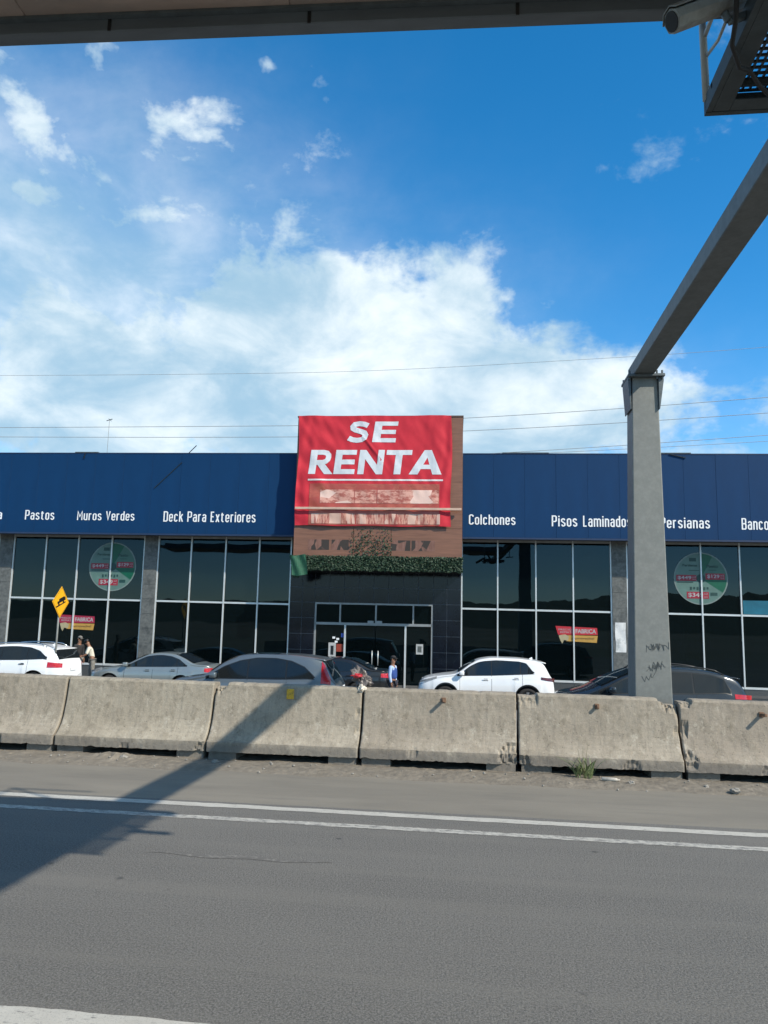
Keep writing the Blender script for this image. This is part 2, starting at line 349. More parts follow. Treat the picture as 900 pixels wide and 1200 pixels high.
GLY = {'o': (W_, [(1, [(0, c_), (0, X_-c_), (c_, X_), (W_-c_, X_), (W_, X_-c_), (W_, c_), (W_-c_, 0), (c_, 0)])]),
 'n': (W_, [(0, [(0, -.05), (0, X_+.05)]), (0, ARCH[:-1]+[(W_, -.05)])]),
 'm': (2*W_, [(0, [(0, -.05), (0, X_+.05)]), (0, ARCH[:-1]+[(W_, -.05)]), (0, [(W_+x, z) for x, z in ARCH[:-1]]+[(2*W_, -.05)])]),
 'u': (W_, [(0, [(0, X_+.05), (0, c_), (c_, 0), (W_-c_, 0), (W_, c_)]), (0, [(W_, X_+.05), (W_, -.05)])]),
 'r': (.17, [(0, [(0, -.05), (0, X_+.05)]), (0, [(0, X_-.12), (c_, X_), (.19, X_)])]),
 'a': (W_, [(0, [(.0, X_-.12), (c_, X_), (W_-c_, X_), (W_, X_-c_), (W_, -.05)]), (0, [(W_, .39), (c_, .39), (0, .31), (0, c_), (c_, 0), (W_-c_, 0), (W_, c_+.03)])]),
 's': (W_, [(0, [(W_, X_-c_-.05), (W_-c_, X_), (c_, X_), (0, X_-c_), (0, .45), (c_, .38), (W_-c_, .31), (W_, .24), (W_, c_), (W_-c_, 0), (c_, 0), (0, c_+.05)])]),
 'e': (W_, [(0, [(0, .34), (W_, .34), (W_, X_-c_), (W_-c_, X_), (c_, X_), (0, X_-c_), (0, c_), (c_, 0), (W_-c_, 0), (W_, c_+.06)])]),
 't': (.22, [(0, [(.07, .88), (.07, c_), (.07+c_, 0), (.22, 0)]), (0, [(-.03, X_), (.22, X_)])]),
 'i': (0, [(0, [(0, -.05), (0, X_+.05)]), (0, [(0, .84), (0, .97)])]), 'l': (0, [(0, [(0, -.05), (0, 1.0)])]),
 'k': (W_, [(0, [(0, -.05), (0, 1.0)]), (0, [(W_, X_+.05), (.03, .32)]), (0, [(.10, .42), (W_+.02, -.05)])]),
 'd': (W_, [(0, [(W_, X_-.1), (W_-c_, X_), (c_, X_), (0, X_-c_), (0, c_), (c_, 0), (W_-c_, 0), (W_, .1)]), (0, [(W_, 1.0), (W_, -.05)])]),
 'h': (W_, [(0, [(0, -.05), (0, 1.0)]), (0, ARCH[:-1]+[(W_, -.05)])]),
 'c': (W_, [(0, [(W_, X_-c_-.05), (W_-c_, X_), (c_, X_), (0, X_-c_), (0, c_), (c_, 0), (W_-c_, 0), (W_, c_+.05)])]),
 'x': (W_, [(0, [(0, -.05), (W_, X_+.05)]), (0, [(0, X_+.05), (W_, -.05)])]),
 'P': (.3, [(0, [(0, -.05), (0, H_), (.3-c_, H_), (.3, H_-c_), (.3, .5), (.3-c_, .42), (0, .42)])]),
 'M': (.40, [(0, [(0, -.05), (0, H_), (.20, .35), (.40, H_), (.40, -.05)])]), 'V': (.32, [(0, [(0, 1.0), (.16, 0), (.32, 1.0)])]),
 'D': (.3, [(1, [(0, 0), (0, H_), (.3-c_, H_), (.3, H_-c_), (.3, c_), (.3-c_, 0)])]),
 'E': (.24, [(0, [(.25, H_), (0, H_), (0, 0), (.25, 0)]), (0, [(0, .48), (.22, .48)])]), 'L': (.22, [(0, [(0, 1.0), (0, 0), (.24, 0)])]),
 'C': (.28, [(0, [(.28, H_-c_-.1), (.28, H_-c_), (.28-c_, H_), (c_, H_), (0, H_-c_), (0, c_), (c_, 0), (.28-c_, 0), (.28, c_), (.28, c_+.1)])]),
 'B': (.3, [(1, [(0, 0), (0, H_), (.24, H_), (.29, H_-c_), (.29, .56), (.24, .49), (.30, .42), (.30, c_), (.24, 0)]), (0, [(0, .49), (.24, .49)])])}
def stroke_word(txt, t=.115):
    s = MB(); x = 0
    for ch in txt:
        if ch == ' ': x += .30; continue
        w, st_ = GLY[ch]
        for k, (cl, pts) in enumerate(st_): ribbon(s, [(x+a, b) for a, b in pts], t, -.0012*k, bool(cl))
        x += w+t+.10
    return s
def big_letter(ch):
    s = MB(); P = lambda *q: s.add([(a, 0, b) for a, b in q], [tuple(range(len(q)))]); t = .27
    if ch == 'E': P((0, 0), (.82, 0), (.82, .2), (t, .2), (t, .40)); P((0, 0), (t, .40), (.78, .40), (.78, .60), (t, .60), (0, 1)); P((0, 1), (t, .60), (t, .8), (.82, .8), (.82, 1))
    elif ch == 'N': P((0, 0), (.25, 0), (.25, .62), (.25, 1), (0, 1)); P((.25, 1), (.25, .62), (.75, 0), (.75, .38)); P((.75, 0), (1, 0), (1, 1), (.75, 1), (.75, .38))
    elif ch == 'T': P((0, .8), (1, .8), (1, 1), (0, 1)); P((.365, 0), (.635, 0), (.635, .8), (.365, .8))
    elif ch == 'A': P((0, 0), (.27, 0), (.60, 1), (.38, 1)); P((.98+.02, 0), (.72, 0), (.49, .72), (.60, 1)); P((.345, .22), (.655, .22), (.60, .40), (.40, .40))
    elif ch == 'R':
        P((0, 0), (t, 0), (t, 1), (0, 1)); ribbon(s, [(t, .9), (.50, .9), (.63, .87), (.70, .79), (.71, .70), (.69, .60), (.62, .52), (.50, .48), (t, .48)], .2, -.001); P((.30, .40), (.58, .44), (.95, 0), (.62, 0))
    elif ch == 'S': ribbon(s, [(.80, .80), (.62, .87), (.42, .90), (.24, .86), (.17, .76), (.19, .66), (.30, .59), (.52, .52), (.68, .45), (.74, .34), (.71, .2), (.60, .12), (.42, .09), (.22, .12), (.04, .20)], .235)
    return s
def text_box(name, txt, u0, u1, z0, z1, n, m, parent, depth=0, bold=0, shear=0, space=1, warp=None, cut=0, label=None, src=None):
    """lettering fitted into a box on a vertical surface (x=u, y=n, z)"""
    if src:
        me = src.mesh(name, fix=False)
        for v in me.vertices: v.co = (v.co.x+shear*v.co.z, v.co.z, v.co.y)
        off = {v.index: v.co.z for v in me.vertices}
    else: me = text_mesh(txt, bold, shear, space); off = {}
    xs = [v.co.x for v in me.vertices]; ys = [v.co.y for v in me.vertices]
    a, b, c, d = min(xs), max(xs), min(ys), max(ys)
    bm = bmesh.new(); bm.from_mesh(me)
    for v in bm.verts: v.co = (u0+(v.co.x-a)/(b-a)*(u1-u0), n+(v.co.z if src else 0), z0+(v.co.y-c)/(d-c)*(z1-z0))
    if cut:
        for ax, lo, hi in ((0, u0, u1), (2, z0, z1)):
            k = lo+cut
            while k < hi:
                co = [0, 0, 0]; co[ax] = k; no = [0, 0, 0]; no[ax] = 1
                bmesh.ops.bisect_plane(bm, geom=bm.verts[:]+bm.edges[:]+bm.faces[:], plane_co=co, plane_no=no); k += cut
    if depth:
        r = bmesh.ops.extrude_face_region(bm, geom=bm.faces[:])
        for g in r['geom']:
            if isinstance(g, bmesh.types.BMVert): g.co.y -= depth
        bmesh.ops.recalc_face_normals(bm, faces=bm.faces)
    if warp:
        for v in bm.verts: v.co.y += warp(v.co.x, v.co.z)
    bm.to_mesh(me); bm.free(); me.name = name
    return put(name, me, m, parent, label=label)

# ================================================================== GROUND
def sheet(name, x0, x1, y0, y1, z, m, nx=1, ny=1, h=None, kind='structure'):
    return put(name, MB().grid(lambda u, v: (x0+(x1-x0)*u, y0+(y1-y0)*v, z+(h(x0+(x1-x0)*u, y0+(y1-y0)*v) if h else 0)), nx, ny).mesh(name, fix=False), m, kind=kind)
M_EARTH = mat('dry_ground', (.16, .14, .10), .95, 0, .25, .05, c2=(.07, .09, .04))
sheet('ground', -900, 900, -900, 1500, -.06, M_EARTH)
sheet('road', -160, 160, -9, 11.9, 0, M_ASPH, 4, 2)
sheet('hard_shoulder', -160, 160, 11.9, 16.6, .0, M_SHO)
def smst(t): t = max(0, min(1, t)); return t*t*(3-2*t)
def lot_h(x, y): return .02+.17*smst((23.5-y)/3.5)+.17*smst((-x-10.5)/3.5)
M_LOT = mat('service_road_asphalt', (.15, .148, .142), .9, 0, .15, 4, .3, 40)
sheet('service_road', -60, 60, 16.6, 32.5, 0, M_LOT, 120, 40, lot_h)
def line(name, y, w, slope=-.0107, x0=-60, x1=60, m=None):
    def fn(u, v):
        x = x0+(x1-x0)*u; e = (v-.5)*2
        j = .018*mnoise.noise(Vector((x*6, e*5, y)))+.02*mnoise.noise(Vector((x*1.3, e*9, y)))
        return (x, y+slope*(x+1.5)+e*w/2+j*e*e*e/abs(e or 1), .004)
    return put(name, MB().grid(fn, 1200, 1).mesh(name, fix=False), m or M_PAINT, kind='structure')
line('outer_white_line', 11.64, .21, m=M_PAINT); line('inner_white_line', 10.92, .18, m=M_PAINT2); line('lane_white_line', 5.42, .36, 0)
# scuffs of old paint on the asphalt
M_SCUFF = mat('faint_paint_scuff', (.19, .18, .16), .9, 0, .25, 30, c2=(.115, .109, .098), c2f=(.40, .5))
def scuff(x, y, L, w):
    pts = [(x+L*i/16, y+.03*math.sin(i*.9)+.02*random.random()) for i in range(17)]
    s = MB()
    for i in range(16):
        a, b = pts[i], pts[i+1]; wa = w*math.sin(math.pi*i/16); wb = w*math.sin(math.pi*(i+1)/16)
        s.add([(a[0], a[1]-wa/2, .004), (b[0], b[1]-wb/2, .004), (b[0], b[1]+wb/2, .004), (a[0], a[1]+wa/2, .004)], [(0, 1, 2, 3)])
    put('paint_scuff', s.mesh('paint_scuff', fix=False), M_SCUFF, kind='structure')
scuff(-3.9, 9.25, 2.3, .13)
# dirt that has built up along the barrier foot
def dirt_h(x, y):
    e = smst((y-14.0-.22*mnoise.noise(Vector((x*.8, 3, 1))))/.5)
    return e*(.03*(1-smst((y-14.9)/.4))+.012+.025*mnoise.noise(Vector((x*1.7, y*2, 2)))+.018*mnoise.noise(Vector((x*9, y*9, 2))))+.10*math.exp(-((x+7.0)/.5)**2-((y-14.85)/.25)**2)*(1+.5*mnoise.noise(Vector((x*8, y*8, 0))))-.012*(1-e)
sheet('roadside_dirt', -22, 22, 13.5, 16.5, .0, M_DIRT, 900, 44, dirt_h, kind='stuff')
# distant terrain on every side (low hills, the ones behind the camera show in the shop glass)
def hills(name, pts, m):
    s = MB(); n = len(pts)
    s.grid(lambda u, v: (pts[0][0]+(pts[-1][0]-pts[0][0])*u, pts[0][1]+(pts[-1][1]-pts[0][1])*u + (v-.5)*pts[0][3], (1-abs(2*v-1))*hz(pts, u)), 700, 8)
    return put(name, s.mesh(name, fix=False), m, kind='structure', smooth=True)
def hz(pts, u):
    t = u*(len(pts)-1); i = min(int(t), len(pts)-2); f = t-i
    return .6*(pts[i][2]*(1-smst(f))+pts[i+1][2]*smst(f))*(1+.14*mnoise.noise(Vector((u*30, 0, 0)))+.10*mnoise.noise(Vector((u*140, 3, 0)))+.06*mnoise.noise(Vector((u*420, 9, 0))))
M_HILL = mat('wooded_hill', (.035, .05, .032), .95, 0, .3, .02)
hills('hills', [(-900, -500, 10, 250), (-500, -500, 34, 250), (-250, -500, 22, 250), (20, -500, 30, 250), (120, -500, 52, 250), (260, -500, 26, 250), (900, -500, 34, 250)], M_HILL)

# ================================================================== BARRIERS
def barrier_y(z):
    """front face of the concrete barrier: vertical toe, then a curve up to a nearly upright stem"""
    P = [(.15, 15.22), (.35, 15.225), (.375, 15.27), (.46, 15.36), (.58, 15.45), (.75, 15.52), (1.0, 15.58), (1.25, 15.62), (1.44, 15.65), (1.47, 15.68)]
    for (a, ya), (b, yb) in zip(P, P[1:]):
        if z <= b: return ya+(yb-ya)*(z-a)/(b-a)
    return P[-1][1]
ZR = [.16, .2, .27, .335, .35, .375, .42, .48, .55, .63, .73, .85, .97, 1.09, 1.2, 1.3, 1.38, 1.43, 1.455, 1.47]
def make_barrier(x0, x1, zl, zr, seed, chips, label, bars=()):
    """chips: (x, z, radius, depth) broken-out patches on the front and top"""
    root = empty('concrete_barrier', ((x0+x1)/2, 15.9, 0), 0, label=label, cat='concrete barrier', group='concrete barriers along the roadside')
    cx = (x0+x1)/2; NX = 150; s = MB(); cyc = 15.9
    prof = [(barrier_y(z), z) for z in ZR]+[(15.74, 1.478), (15.82, 1.48), (15.90, 1.478)]+[(2*cyc-.08-barrier_y(z), z) for z in reversed(ZR)]
    gap = .022
    def fn(u, v):
        i = round(v*(len(prof)-1)); y, z = prof[i]
        x = x0+gap+(x1-x0-2*gap)*u
        H = (zl+(zr-zl)*u)/1.47; z2 = .16+(z-.16)*(H*1.47-.16)/1.31
        d = .010*mnoise.noise(Vector((x*2.2, z*2.2, seed)))+.006*mnoise.noise(Vector((x*9, z*9, seed)))
        e = min(x-x0, x1-x)                                    # crumbled vertical edges
        ed = smst(1-e/.05)*(.03+.05*max(0, mnoise.noise(Vector((seed*3+u*3, z*7, 5)))))
        yy = y+(d+ed)*(1 if y < cyc else -1)
        if z <= .17: z2 += .03*max(0, mnoise.noise(Vector((x*5, seed, 2))))+.012*mnoise.noise(Vector((x*17, seed, 2)))
        if z > 1.44: z2 -= .02*max(0, mnoise.noise(Vector((x*7, seed, 8))))
        for (hx, hz_, r, dp) in chips:
            q = math.hypot(x-hx, (z2-hz_)) / r
            if q < 1.2:
                k = smst((1.15-q+.35*mnoise.noise(Vector((x*14, z*14, seed))))/.35)
                if y < cyc: yy += dp*k*(.75+.5*mnoise.noise(Vector((x*22, z*22, seed))))
                if z > 1.3 and hz_ > 1.3: z2 -= dp*k*.9
        return (x-cx, yy-15.9, z2)
    s.grid(fn, NX, len(prof)-1)
    np_ = len(prof)
    n0 = 0
    s.f.append(tuple(j*(NX+1) for j in range(np_))); s.f.append(tuple(j*(NX+1)+NX for j in reversed(range(np_))))
    put('concrete_body', s.mesh('concrete_body'), M_CONC, root)
    for k, (a, b) in enumerate(((x0+.06, x0+.62), (x1-.60, x1-.05))):
        w = MB().grid(lambda u, v: (a-cx+(b-a)*u, -.60+.01*mnoise.noise(Vector((u*5+a, v*4, 1))), .0+.17*v), 14, 4)
        w.box(a-cx+.003, b-cx-.003, -.59, .58, -.02, .158)
        put('support_block', w.mesh('support_block'), M_CONC, root)
    for bx, bz, ln in bars:
        w = MB(); y = barrier_y(bz)-15.9
        w.bar((bx-cx, y+.03, bz), (bx-cx+.01, y-ln, bz+.012), .045, .055); w.box(bx-cx-.04, bx-cx+.045, y-.02, y+.02, bz-.045, bz+.05)
        put('steel_stub', w.mesh('steel_stub', bevel=.004), M_RUST, root)
    return root
M_RUST = mat('rusty_steel', (.20, .115, .07), .8, .2, .4, 30, .3, 60)
JX = [-14.9, -11.7, -8.52, -5.32, -2.24, .82, 3.86, 7.0, 10.1]
make_barrier(JX[1], JX[2], 1.50, 1.485, 1, [(-9.8, .2, .15, .05)], 'pale concrete barrier at the far left end of the row, cut by the frame')
b2 = make_barrier(JX[2], JX[3], 1.485, 1.455, 2, [(-5.34, .16, .18, .06), (-7.0, .15, .1, .04)], 'clean pale concrete barrier just left of the gantry shadow, behind the small dirt heap')
b3 = make_barrier(JX[3], JX[4], 1.465, 1.445, 3, [(-5.24, 1.47, .17, .10), (-2.3, 1.0, .07, .05), (-2.29, .6, .06, .05)], 'concrete barrier crossed by the diagonal gantry shadow, with a yellow reflector')
make_barrier(JX[4], JX[5], 1.445, 1.44, 4, [(.70, .24, .24, .12), (-1.2, .3, .1, .03), (.80, 1.1, .05, .04)], 'concrete barrier with one slanting stub shadow and its lower right corner broken away', [(-.62, 1.27, .20)])
make_barrier(JX[5], JX[6], 1.445, 1.425, 5, [(1.0, 1.40, .22, .05), (3.80, 1.48, .28, .13), (.9, .18, .15, .07), (3.82, .8, .09, .07), (2.9, .16, .16, .05)], 'stained concrete barrier in front of the steel column, weed growing at its foot', [(2.34, 1.25, .11)])
make_barrier(JX[6], JX[7], 1.43, 1.41, 6, [(4.0, 1.43, .13, .06), (3.92, .9, .10, .10), (3.96, .35, .13, .10), (5.3, .2, .12, .04)], 'concrete barrier at the right end of the row, past the steel column', [(5.36, 1.20, .22)])
# yellow reflector plate on the shadowed barrier
rf = put('reflector', MB().box(-.075, .075, -.03, .0, -.10, .10).mesh('reflector', bevel=.008), mat('yellow_reflector', (.55, .33, .02), .5, 0, .3, 40, c2=(.2, .14, .03)), b3)
rf.location = (-3.72-(JX[3]+JX[4])/2, barrier_y(1.27)-15.9-.003, 1.29)

# plastic wrapper wedged over the joint
def blobmesh(name, rx, ry, rz, seed, rough, n=3):
    bm = bmesh.new(); bmesh.ops.create_icosphere(bm, subdivisions=n, radius=1)
    for v in bm.verts:
        d = 1+rough*mnoise.noise(v.co*1.7+Vector((seed, 0, 0)))+rough*.5*mnoise.noise(v.co*4.5+Vector((seed, 0, 0)))
        v.co = Vector((v.co.x*rx*d, v.co.y*ry*d, v.co.z*rz*d))
    me = bpy.data.meshes.new(name); bm.to_mesh(me); bm.free(); return me
wr = empty('plastic_wrapper', (-2.27, 15.80, 1.44), 0, label='crumpled clear and red plastic wrapper stuck over the joint of two concrete barriers', cat='litter')
M_WRAP = mat('crumpled_plastic', (.15, .13, .12), .35, 0, .6, 12, .5, 25, c2=(.05, .04, .038), c2f=(.42, .6))
a_ = put('bag', blobmesh('bag', .17, .10, .20, 3, .8, 4), M_WRAP, wr, loc=(-.04, 0, .17)); a_.rotation_euler = (0, R(-35), 0)
put('red_print', blobmesh('red_print', .10, .05, .04, 5, .8), mat('red_plastic', (.45, .03, .04), .3), wr, loc=(-.09, -.09, .25))
put('knotted_end', blobmesh('knotted_end', .08, .07, .08, 8, .7), mat('pale_plastic', (.55, .50, .42), .5), wr, loc=(.0, -.12, .0))

# weed at the barrier foot
wd = empty('weed', (1.98, 14.95, .03), 0, label='green weed growing out of the dirt at the foot of the concrete barriers', cat='weed')
for k in range(44):
    a = random.uniform(0, 2*math.pi); L = random.uniform(.2, .5); lean = random.uniform(.25, 1.0); w = random.uniform(.008, .022); s = MB(); n = 6
    for side in (0,):
        pts = []
        for i in range(n+1):
            t = i/n; h = L*math.sin(t*(1.6-lean*.45))*.8; r = L*lean*t*(.5+.5*t)
            ww = w*math.sin(math.pi*min(1, t*.85+.12))
            c = Vector((r*math.cos(a), r*math.sin(a), h)); q = Vector((-math.sin(a), math.cos(a), 0))*ww
            pts += [c-q, c+Vector((0, 0, -ww*.4)), c+q]
        s.add(pts, [(i*3+j, i*3+j+1, i*3+j+4, i*3+j+3) for i in range(n) for j in range(2)])
    put('leaf', s.mesh('leaf', fix=False), M_GRASS, wd, loc=(random.uniform(-.16, .16), random.uniform(-.06, .06), 0))
s = MB()
for k in range(3): s.tube([(.02*k, 0, 0), (.05*k-.06, -.02, .3), (.09*k-.1, -.03, .52+.05*k)], [.006, .004, .002], 5)
put('stalk', s.mesh('stalk'), mat('dry_stalk', (.22, .2, .11), .8), wd)
put('plastic_bottle', MB().tube([(-.16, 0, 0), (-.15, 0, 0), (.07, 0, 0), (.11, 0, 0), (.12, 0, 0), (.16, 0, 0)], [.02, .035, .035, .03, .014, .014], 12).mesh('plastic_bottle'), mat('cloudy_plastic', (.42, .39, .34), .4, 0, .2, 20), None,
    label='dirty flattened plastic bottle lying beside the weed', cat='bottle', loc=(2.42, 14.68, .075), smooth=True).rotation_euler = (0, 0, R(-8))
M_ROCK = mat('grey_stone', (.24, .225, .2), .9, 0, .3, 12, .3, 30)
for k, (x, y, r, lb) in enumerate(((4.42, 14.25, .065, 'small pale stone on the shoulder below the right end barrier'), (4.02, 14.55, .04, 'tiny stone left of the pale stone on the shoulder'),
                                   (2.75, 14.55, .05, 'small stone just right of the plastic bottle'), (-6.75, 14.72, .07, 'broken concrete lump on the dirt heap at the barrier foot'),
                                   (-4.95, 14.8, .05, 'small rubble stone by the barrier foot inside the gantry shadow'))):
    put('stone', blobmesh('stone', r*1.3, r, r*.7, k*3, .5), M_ROCK, None, label=lb, cat='stone', group='loose stones at the barrier foot', loc=(x, y, r*.5+.03))
s = MB()
for k in range(150):
    x = random.uniform(-12, 8); y = random.uniform(14.1, 15.25); r = random.choice((.008, .012, .02, .03))
    c = Vector((x, y, dirt_h(x, y)+r*.4)); v = [c+Vector(d)*r*random.uniform(.6, 1.3) for d in ((1, 0, 0), (0, 1, 0), (-1, 0, 0), (0, -1, 0), (0, 0, 1), (0, 0, -.6))]
    s.add(v, [(0, 1, 4), (1, 2, 4), (2, 3, 4), (3, 0, 4), (1, 0, 5), (2, 1, 5), (3, 2, 5), (0, 3, 5)])
put('loose_gravel', s.mesh('loose_gravel'), M_ROCK, kind='stuff')

# ================================================================== GANTRY
ga = empty('steel_gantry', (3.55, 16.8, 0), 0, label='grey steel gantry, tall column behind the barriers and box beam reaching over the road', cat='gantry')
def gl(x, y, z): return (x-3.55, y-16.8, z)
s = MB()
def ringq(x0, x1, y0, y1, z): return [gl(x0, y0, z), gl(x1, y0, z), gl(x1, y1, z), gl(x0, y1, z)]
zs = [(-.1, 3.20, 3.98, 16.42, 17.2), (8.16, 3.325, 3.86, 16.5, 17.05)]
v = [p for z, a, b, c, d in zs for p in ringq(a, b, c, d, z)]
s.add(v, [(0, 1, 2, 3), (7, 6, 5, 4), (0, 4, 5, 1), (1, 5, 6, 2), (2, 6, 7, 3), (3, 7, 4, 0)])
put('column', s.mesh('column', bevel=.02, seg=2), M_GALV, ga)
s = MB()
for x in (3.29, 3.865):     # side stiffener plates and cap of the knee joint
    o_ = 1 if x > 3.5 else -1
    fl_ = .11 if o_ > 0 else .06
    s = MB(); s.prism([(x-3.55, 7.40), (x-3.55+o_*.02, 7.40), (x-3.55+o_*fl_, 8.02), (x-3.55+o_*fl_, 8.10), (x-3.55, 8.10)], -.36, .26)
    put('gusset_plate', s.mesh('gusset_plate', bevel=.004), M_STEEL, ga)
boxo('cap_plate', -.33, .44, -.44, .36, 8.10, 8.16, M_STEEL, ga, bevel=.008)
for sx_ in (-.29, .28, .39):
    for sy in (-.38, .28): put('anchor_bolt', MB().tube([(sx_, sy, 8.05), (sx_, sy, 8.24)], .022, 6).mesh('anchor_bolt'), M_STEEL, ga)
s = MB(); s.box(-.20, .23, -25, .22, 8.161, 8.46)
put('box_beam', s.mesh('box_beam', bevel=.012), mat('painted_steel_beam', (.12, .135, .14), .6, .1, .15, 9, .1, 40, c2=(.095, .11, .115)), ga)
s = MB()
for y in (-9.9, -14.1): s.box(-.215, .245, y-.02, y+.02, 8.15, 8.47)
put('splice_joint', s.mesh('splice_joint'), M_STEEL, ga)
# little unseen bracket added under the beam to throw the pointed shadow
s = MB(); s.box(-.05, .5, -11.75, -11.65, 7.62, 7.70); s.bar((.2, -11.7, 7.66), (.2, -11.7, 8.15), .05)
put('shadow_bracket', s.mesh('shadow_bracket'), M_STEEL, ga)
# graffiti scratched on the column foot
s = MB()
for k in range(9):
    x = random.uniform(3.33, 3.7); z = random.choice((1.75, 1.95, 2.0, 2.35)); yf = 16.425+.009*z-.006; pts = []
    for i in range(9): pts.append(gl(x+.03*i+.02*math.sin(i*1.9+k), yf+.0005, z+.07*math.sin(i*2.3+k*1.7)+.01*i))
    s.tube(pts, .0045, 4, cap=False)
put('graffiti_scrawl', s.mesh('graffiti_scrawl'), mat('faded_black_paint', (.12, .125, .12), .8), ga)

# overhead plated deck carried by the gantry (long underside across the top of the picture)
dk = empty('overhead_deck', (-6, 3.86, 7.92), R(2.4), label='brown plated overhead deck running along the road above, dark edge beam', cat='overhead deck')
x = -23.15; k = 0; pm = MB().box(-1.198, 1.198, -2.9, 1.84, .165, .20).mesh('deck_plate', bevel=.006)
while x < 3.1:
    put('deck_plate', pm, M_DECK, dk, loc=(x+1.2+6, 0, 0)); x += 2.4
boxo('edge_beam', -16, 9.28, 1.85, 1.99, .02, .36, mat('blue_grey_edge_steel', (.12, .14, .16), .6, .2, .15, 5, stretch=(.3, 1, 1)), dk, bevel=.01)
boxo('lip', -16, 9.28, 1.80, 1.848, .135, .163, M_STEEL, dk)
s = MB()
for i in range(14): s.box(-15.2+1.8*i, -15.17+1.8*i, 1.843, 1.849, .02, .134)
put('edge_seam', s.mesh('edge_seam'), M_TRIM, dk)
s = MB()
for i in range(9): s.box(-15+3.0*i, -14.9+3.0*i, -2.9, 1.84, .20, .34)
put('cross_member', s.mesh('cross_member'), M_STEEL, dk)

# service catwalk hung from the beam, camera on it
M_CW = mat('dark_catwalk_steel', (.045, .06, .068), .6, .2, .25, 8, .08, 40)
cw = empty('service_catwalk', (2.3, 6.2, 7.2), 0, label='small steel catwalk with mesh floor and grey handrail post hanging at the upper right', cat='catwalk')
def cwl(x, y, z): return (x-2.3, y-6.2, z-7.2)
zc = 7.2; X0, Y1, Y0c, X1 = 1.955, 6.40, 4.3, 3.3
s = MB()
s.box(X0-2.3, X0-2.3+.05, Y0c-6.2, Y1-6.25, -.0, .16); s.box(X0-2.3+.051, X0-2.3+.19, Y0c-6.2, Y1-6.25, .002, .012)
s.box(X0-2.3+.051, X0-2.3+.19, Y0c-6.2, Y1-6.25, .147, .159)
s.box(X0-2.3, X1-2.3, Y1-6.2-.045, Y1-6.2+.005, -.002, .17); s.box(X0-2.3+.191, X1-2.3, Y1-6.2-.19, Y1-6.2-.046, .003, .014)
put('side_channel', s.mesh('side_channel', bevel=.003), M_CW, cw)
s = MB(); 
for i in range(4): s.box(X0-2.3+.0, X1-2.3, Y0c-6.2+.62*i, Y0c-6.2+.62*i+.03, .10, .145)
put('cross_bearer', s.mesh('cross_bearer'), M_CW, cw)
s = MB(); i = 0; xx = X0+.17
while xx < X1: s.box(xx-2.3, xx-2.3+.014, Y0c-6.2, Y1-6.2-.06, .165, .19); xx += .06
yy = Y0c
while yy < Y1-.06: s.box(X0-2.3+.15, X1-2.3, yy-6.2, yy-6.2+.016, .167, .188); yy += .07
put('floor_grating', s.mesh('floor_grating'), M_CW, cw)
s = MB(); s.tube([cwl(1.965, 6.36, 7.32), cwl(1.93, 6.30, 8.95)], .032, 10); put('handrail_post', s.mesh('handrail_post'), mat('light_grey_post', (.42, .43, .42), .5, .2), cw, smooth=True)
s = MB(); s.tube([cwl(1.93, 6.30, 8.9), cwl(3.3, 6.30, 8.95)], .024, 8); s.tube([cwl(1.93, 6.30, 8.9), cwl(1.95, 4.3, 8.95)], .024, 8)
s.tube([cwl(1.97, 6.35, 7.72), cwl(2.0, 6.1, 7.68), cwl(2.0, 5.9, 7.68)], .014, 8); s.bar(cwl(1.96, 6.34, 7.9), cwl(1.99, 5.6, 8.0), .03)
put('handrail', s.mesh('handrail'), MATS['light_grey_post'], cw, smooth=True)

s = MB(); s.tube([cwl(1.80, 5.0, 7.4), cwl(1.86, 5.29, 7.17), cwl(1.89, 5.47, 7.13), cwl(2.02, 5.71, 7.12), cwl(2.12, 5.78, 7.14), cwl(2.27, 5.97, 7.13), cwl(2.42, 6.14, 7.15), cwl(2.8, 6.1, 7.16), cwl(3.3, 6.0, 7.3)], .018, 8)
put('hanging_cable', s.mesh('hanging_cable'), M_BLACK, cw, smooth=True)
sc = empty('security_camera', (1.66, 5.3, 7.3), 0, label='long grey outdoor security camera housing on a bracket at the upper right corner', cat='security camera')
cdir = Vector((-.85, -.2, -.45)).normalized(); 
def cax(t): return cdir*t
Mh = Matrix.Translation((0, 0, 0)) @ cdir.to_track_quat('X', 'Z').to_matrix().to_4x4()
def xf(o): o.matrix_local = Mh; return o
s = MB(); oct_ = [(math.cos(math.pi/8+k*math.pi/4)*.092, math.sin(math.pi/8+k*math.pi/4)*.085) for k in range(8)]
n = 8; v = [(-.42, y, z) for y, z in oct_]+[(.30, y, z) for y, z in oct_]
s.add(v, [tuple(range(8)), tuple(reversed(range(8, 16)))]+[(i, i+8, (i+1) % 8+8, (i+1) % 8) for i in range(8)])
M_CAMH = mat('grey_camera_paint', (.24, .25, .24), .5, .1, .12, 12, c2=(.17, .165, .15))
xf(put('housing', s.mesh('housing', bevel=.004), M_CAMH, sc))
s = MB(); v = []
s.add([(-.40, -.102, .045), (.30, -.102, .045), (.30, -.045, .096), (-.40, -.045, .096), (-.40, .045, .096), (.30, .045, .096), (.30, .102, .045), (-.40, .102, .045)], [(0, 1, 2, 3), (3, 2, 5, 4), (4, 5, 6, 7)])
hb = put('sunshield', s.mesh('sunshield'), M_CAMH, sc); md = hb.modifiers.new('s', 'SOLIDIFY'); md.thickness = .006; xf(hb)
s = MB(); s.tube([(.302, 0, 0), (.306, 0, 0)], .07, 16); xf(put('front_glass', s.mesh('front_glass'), M_BLACK, sc))
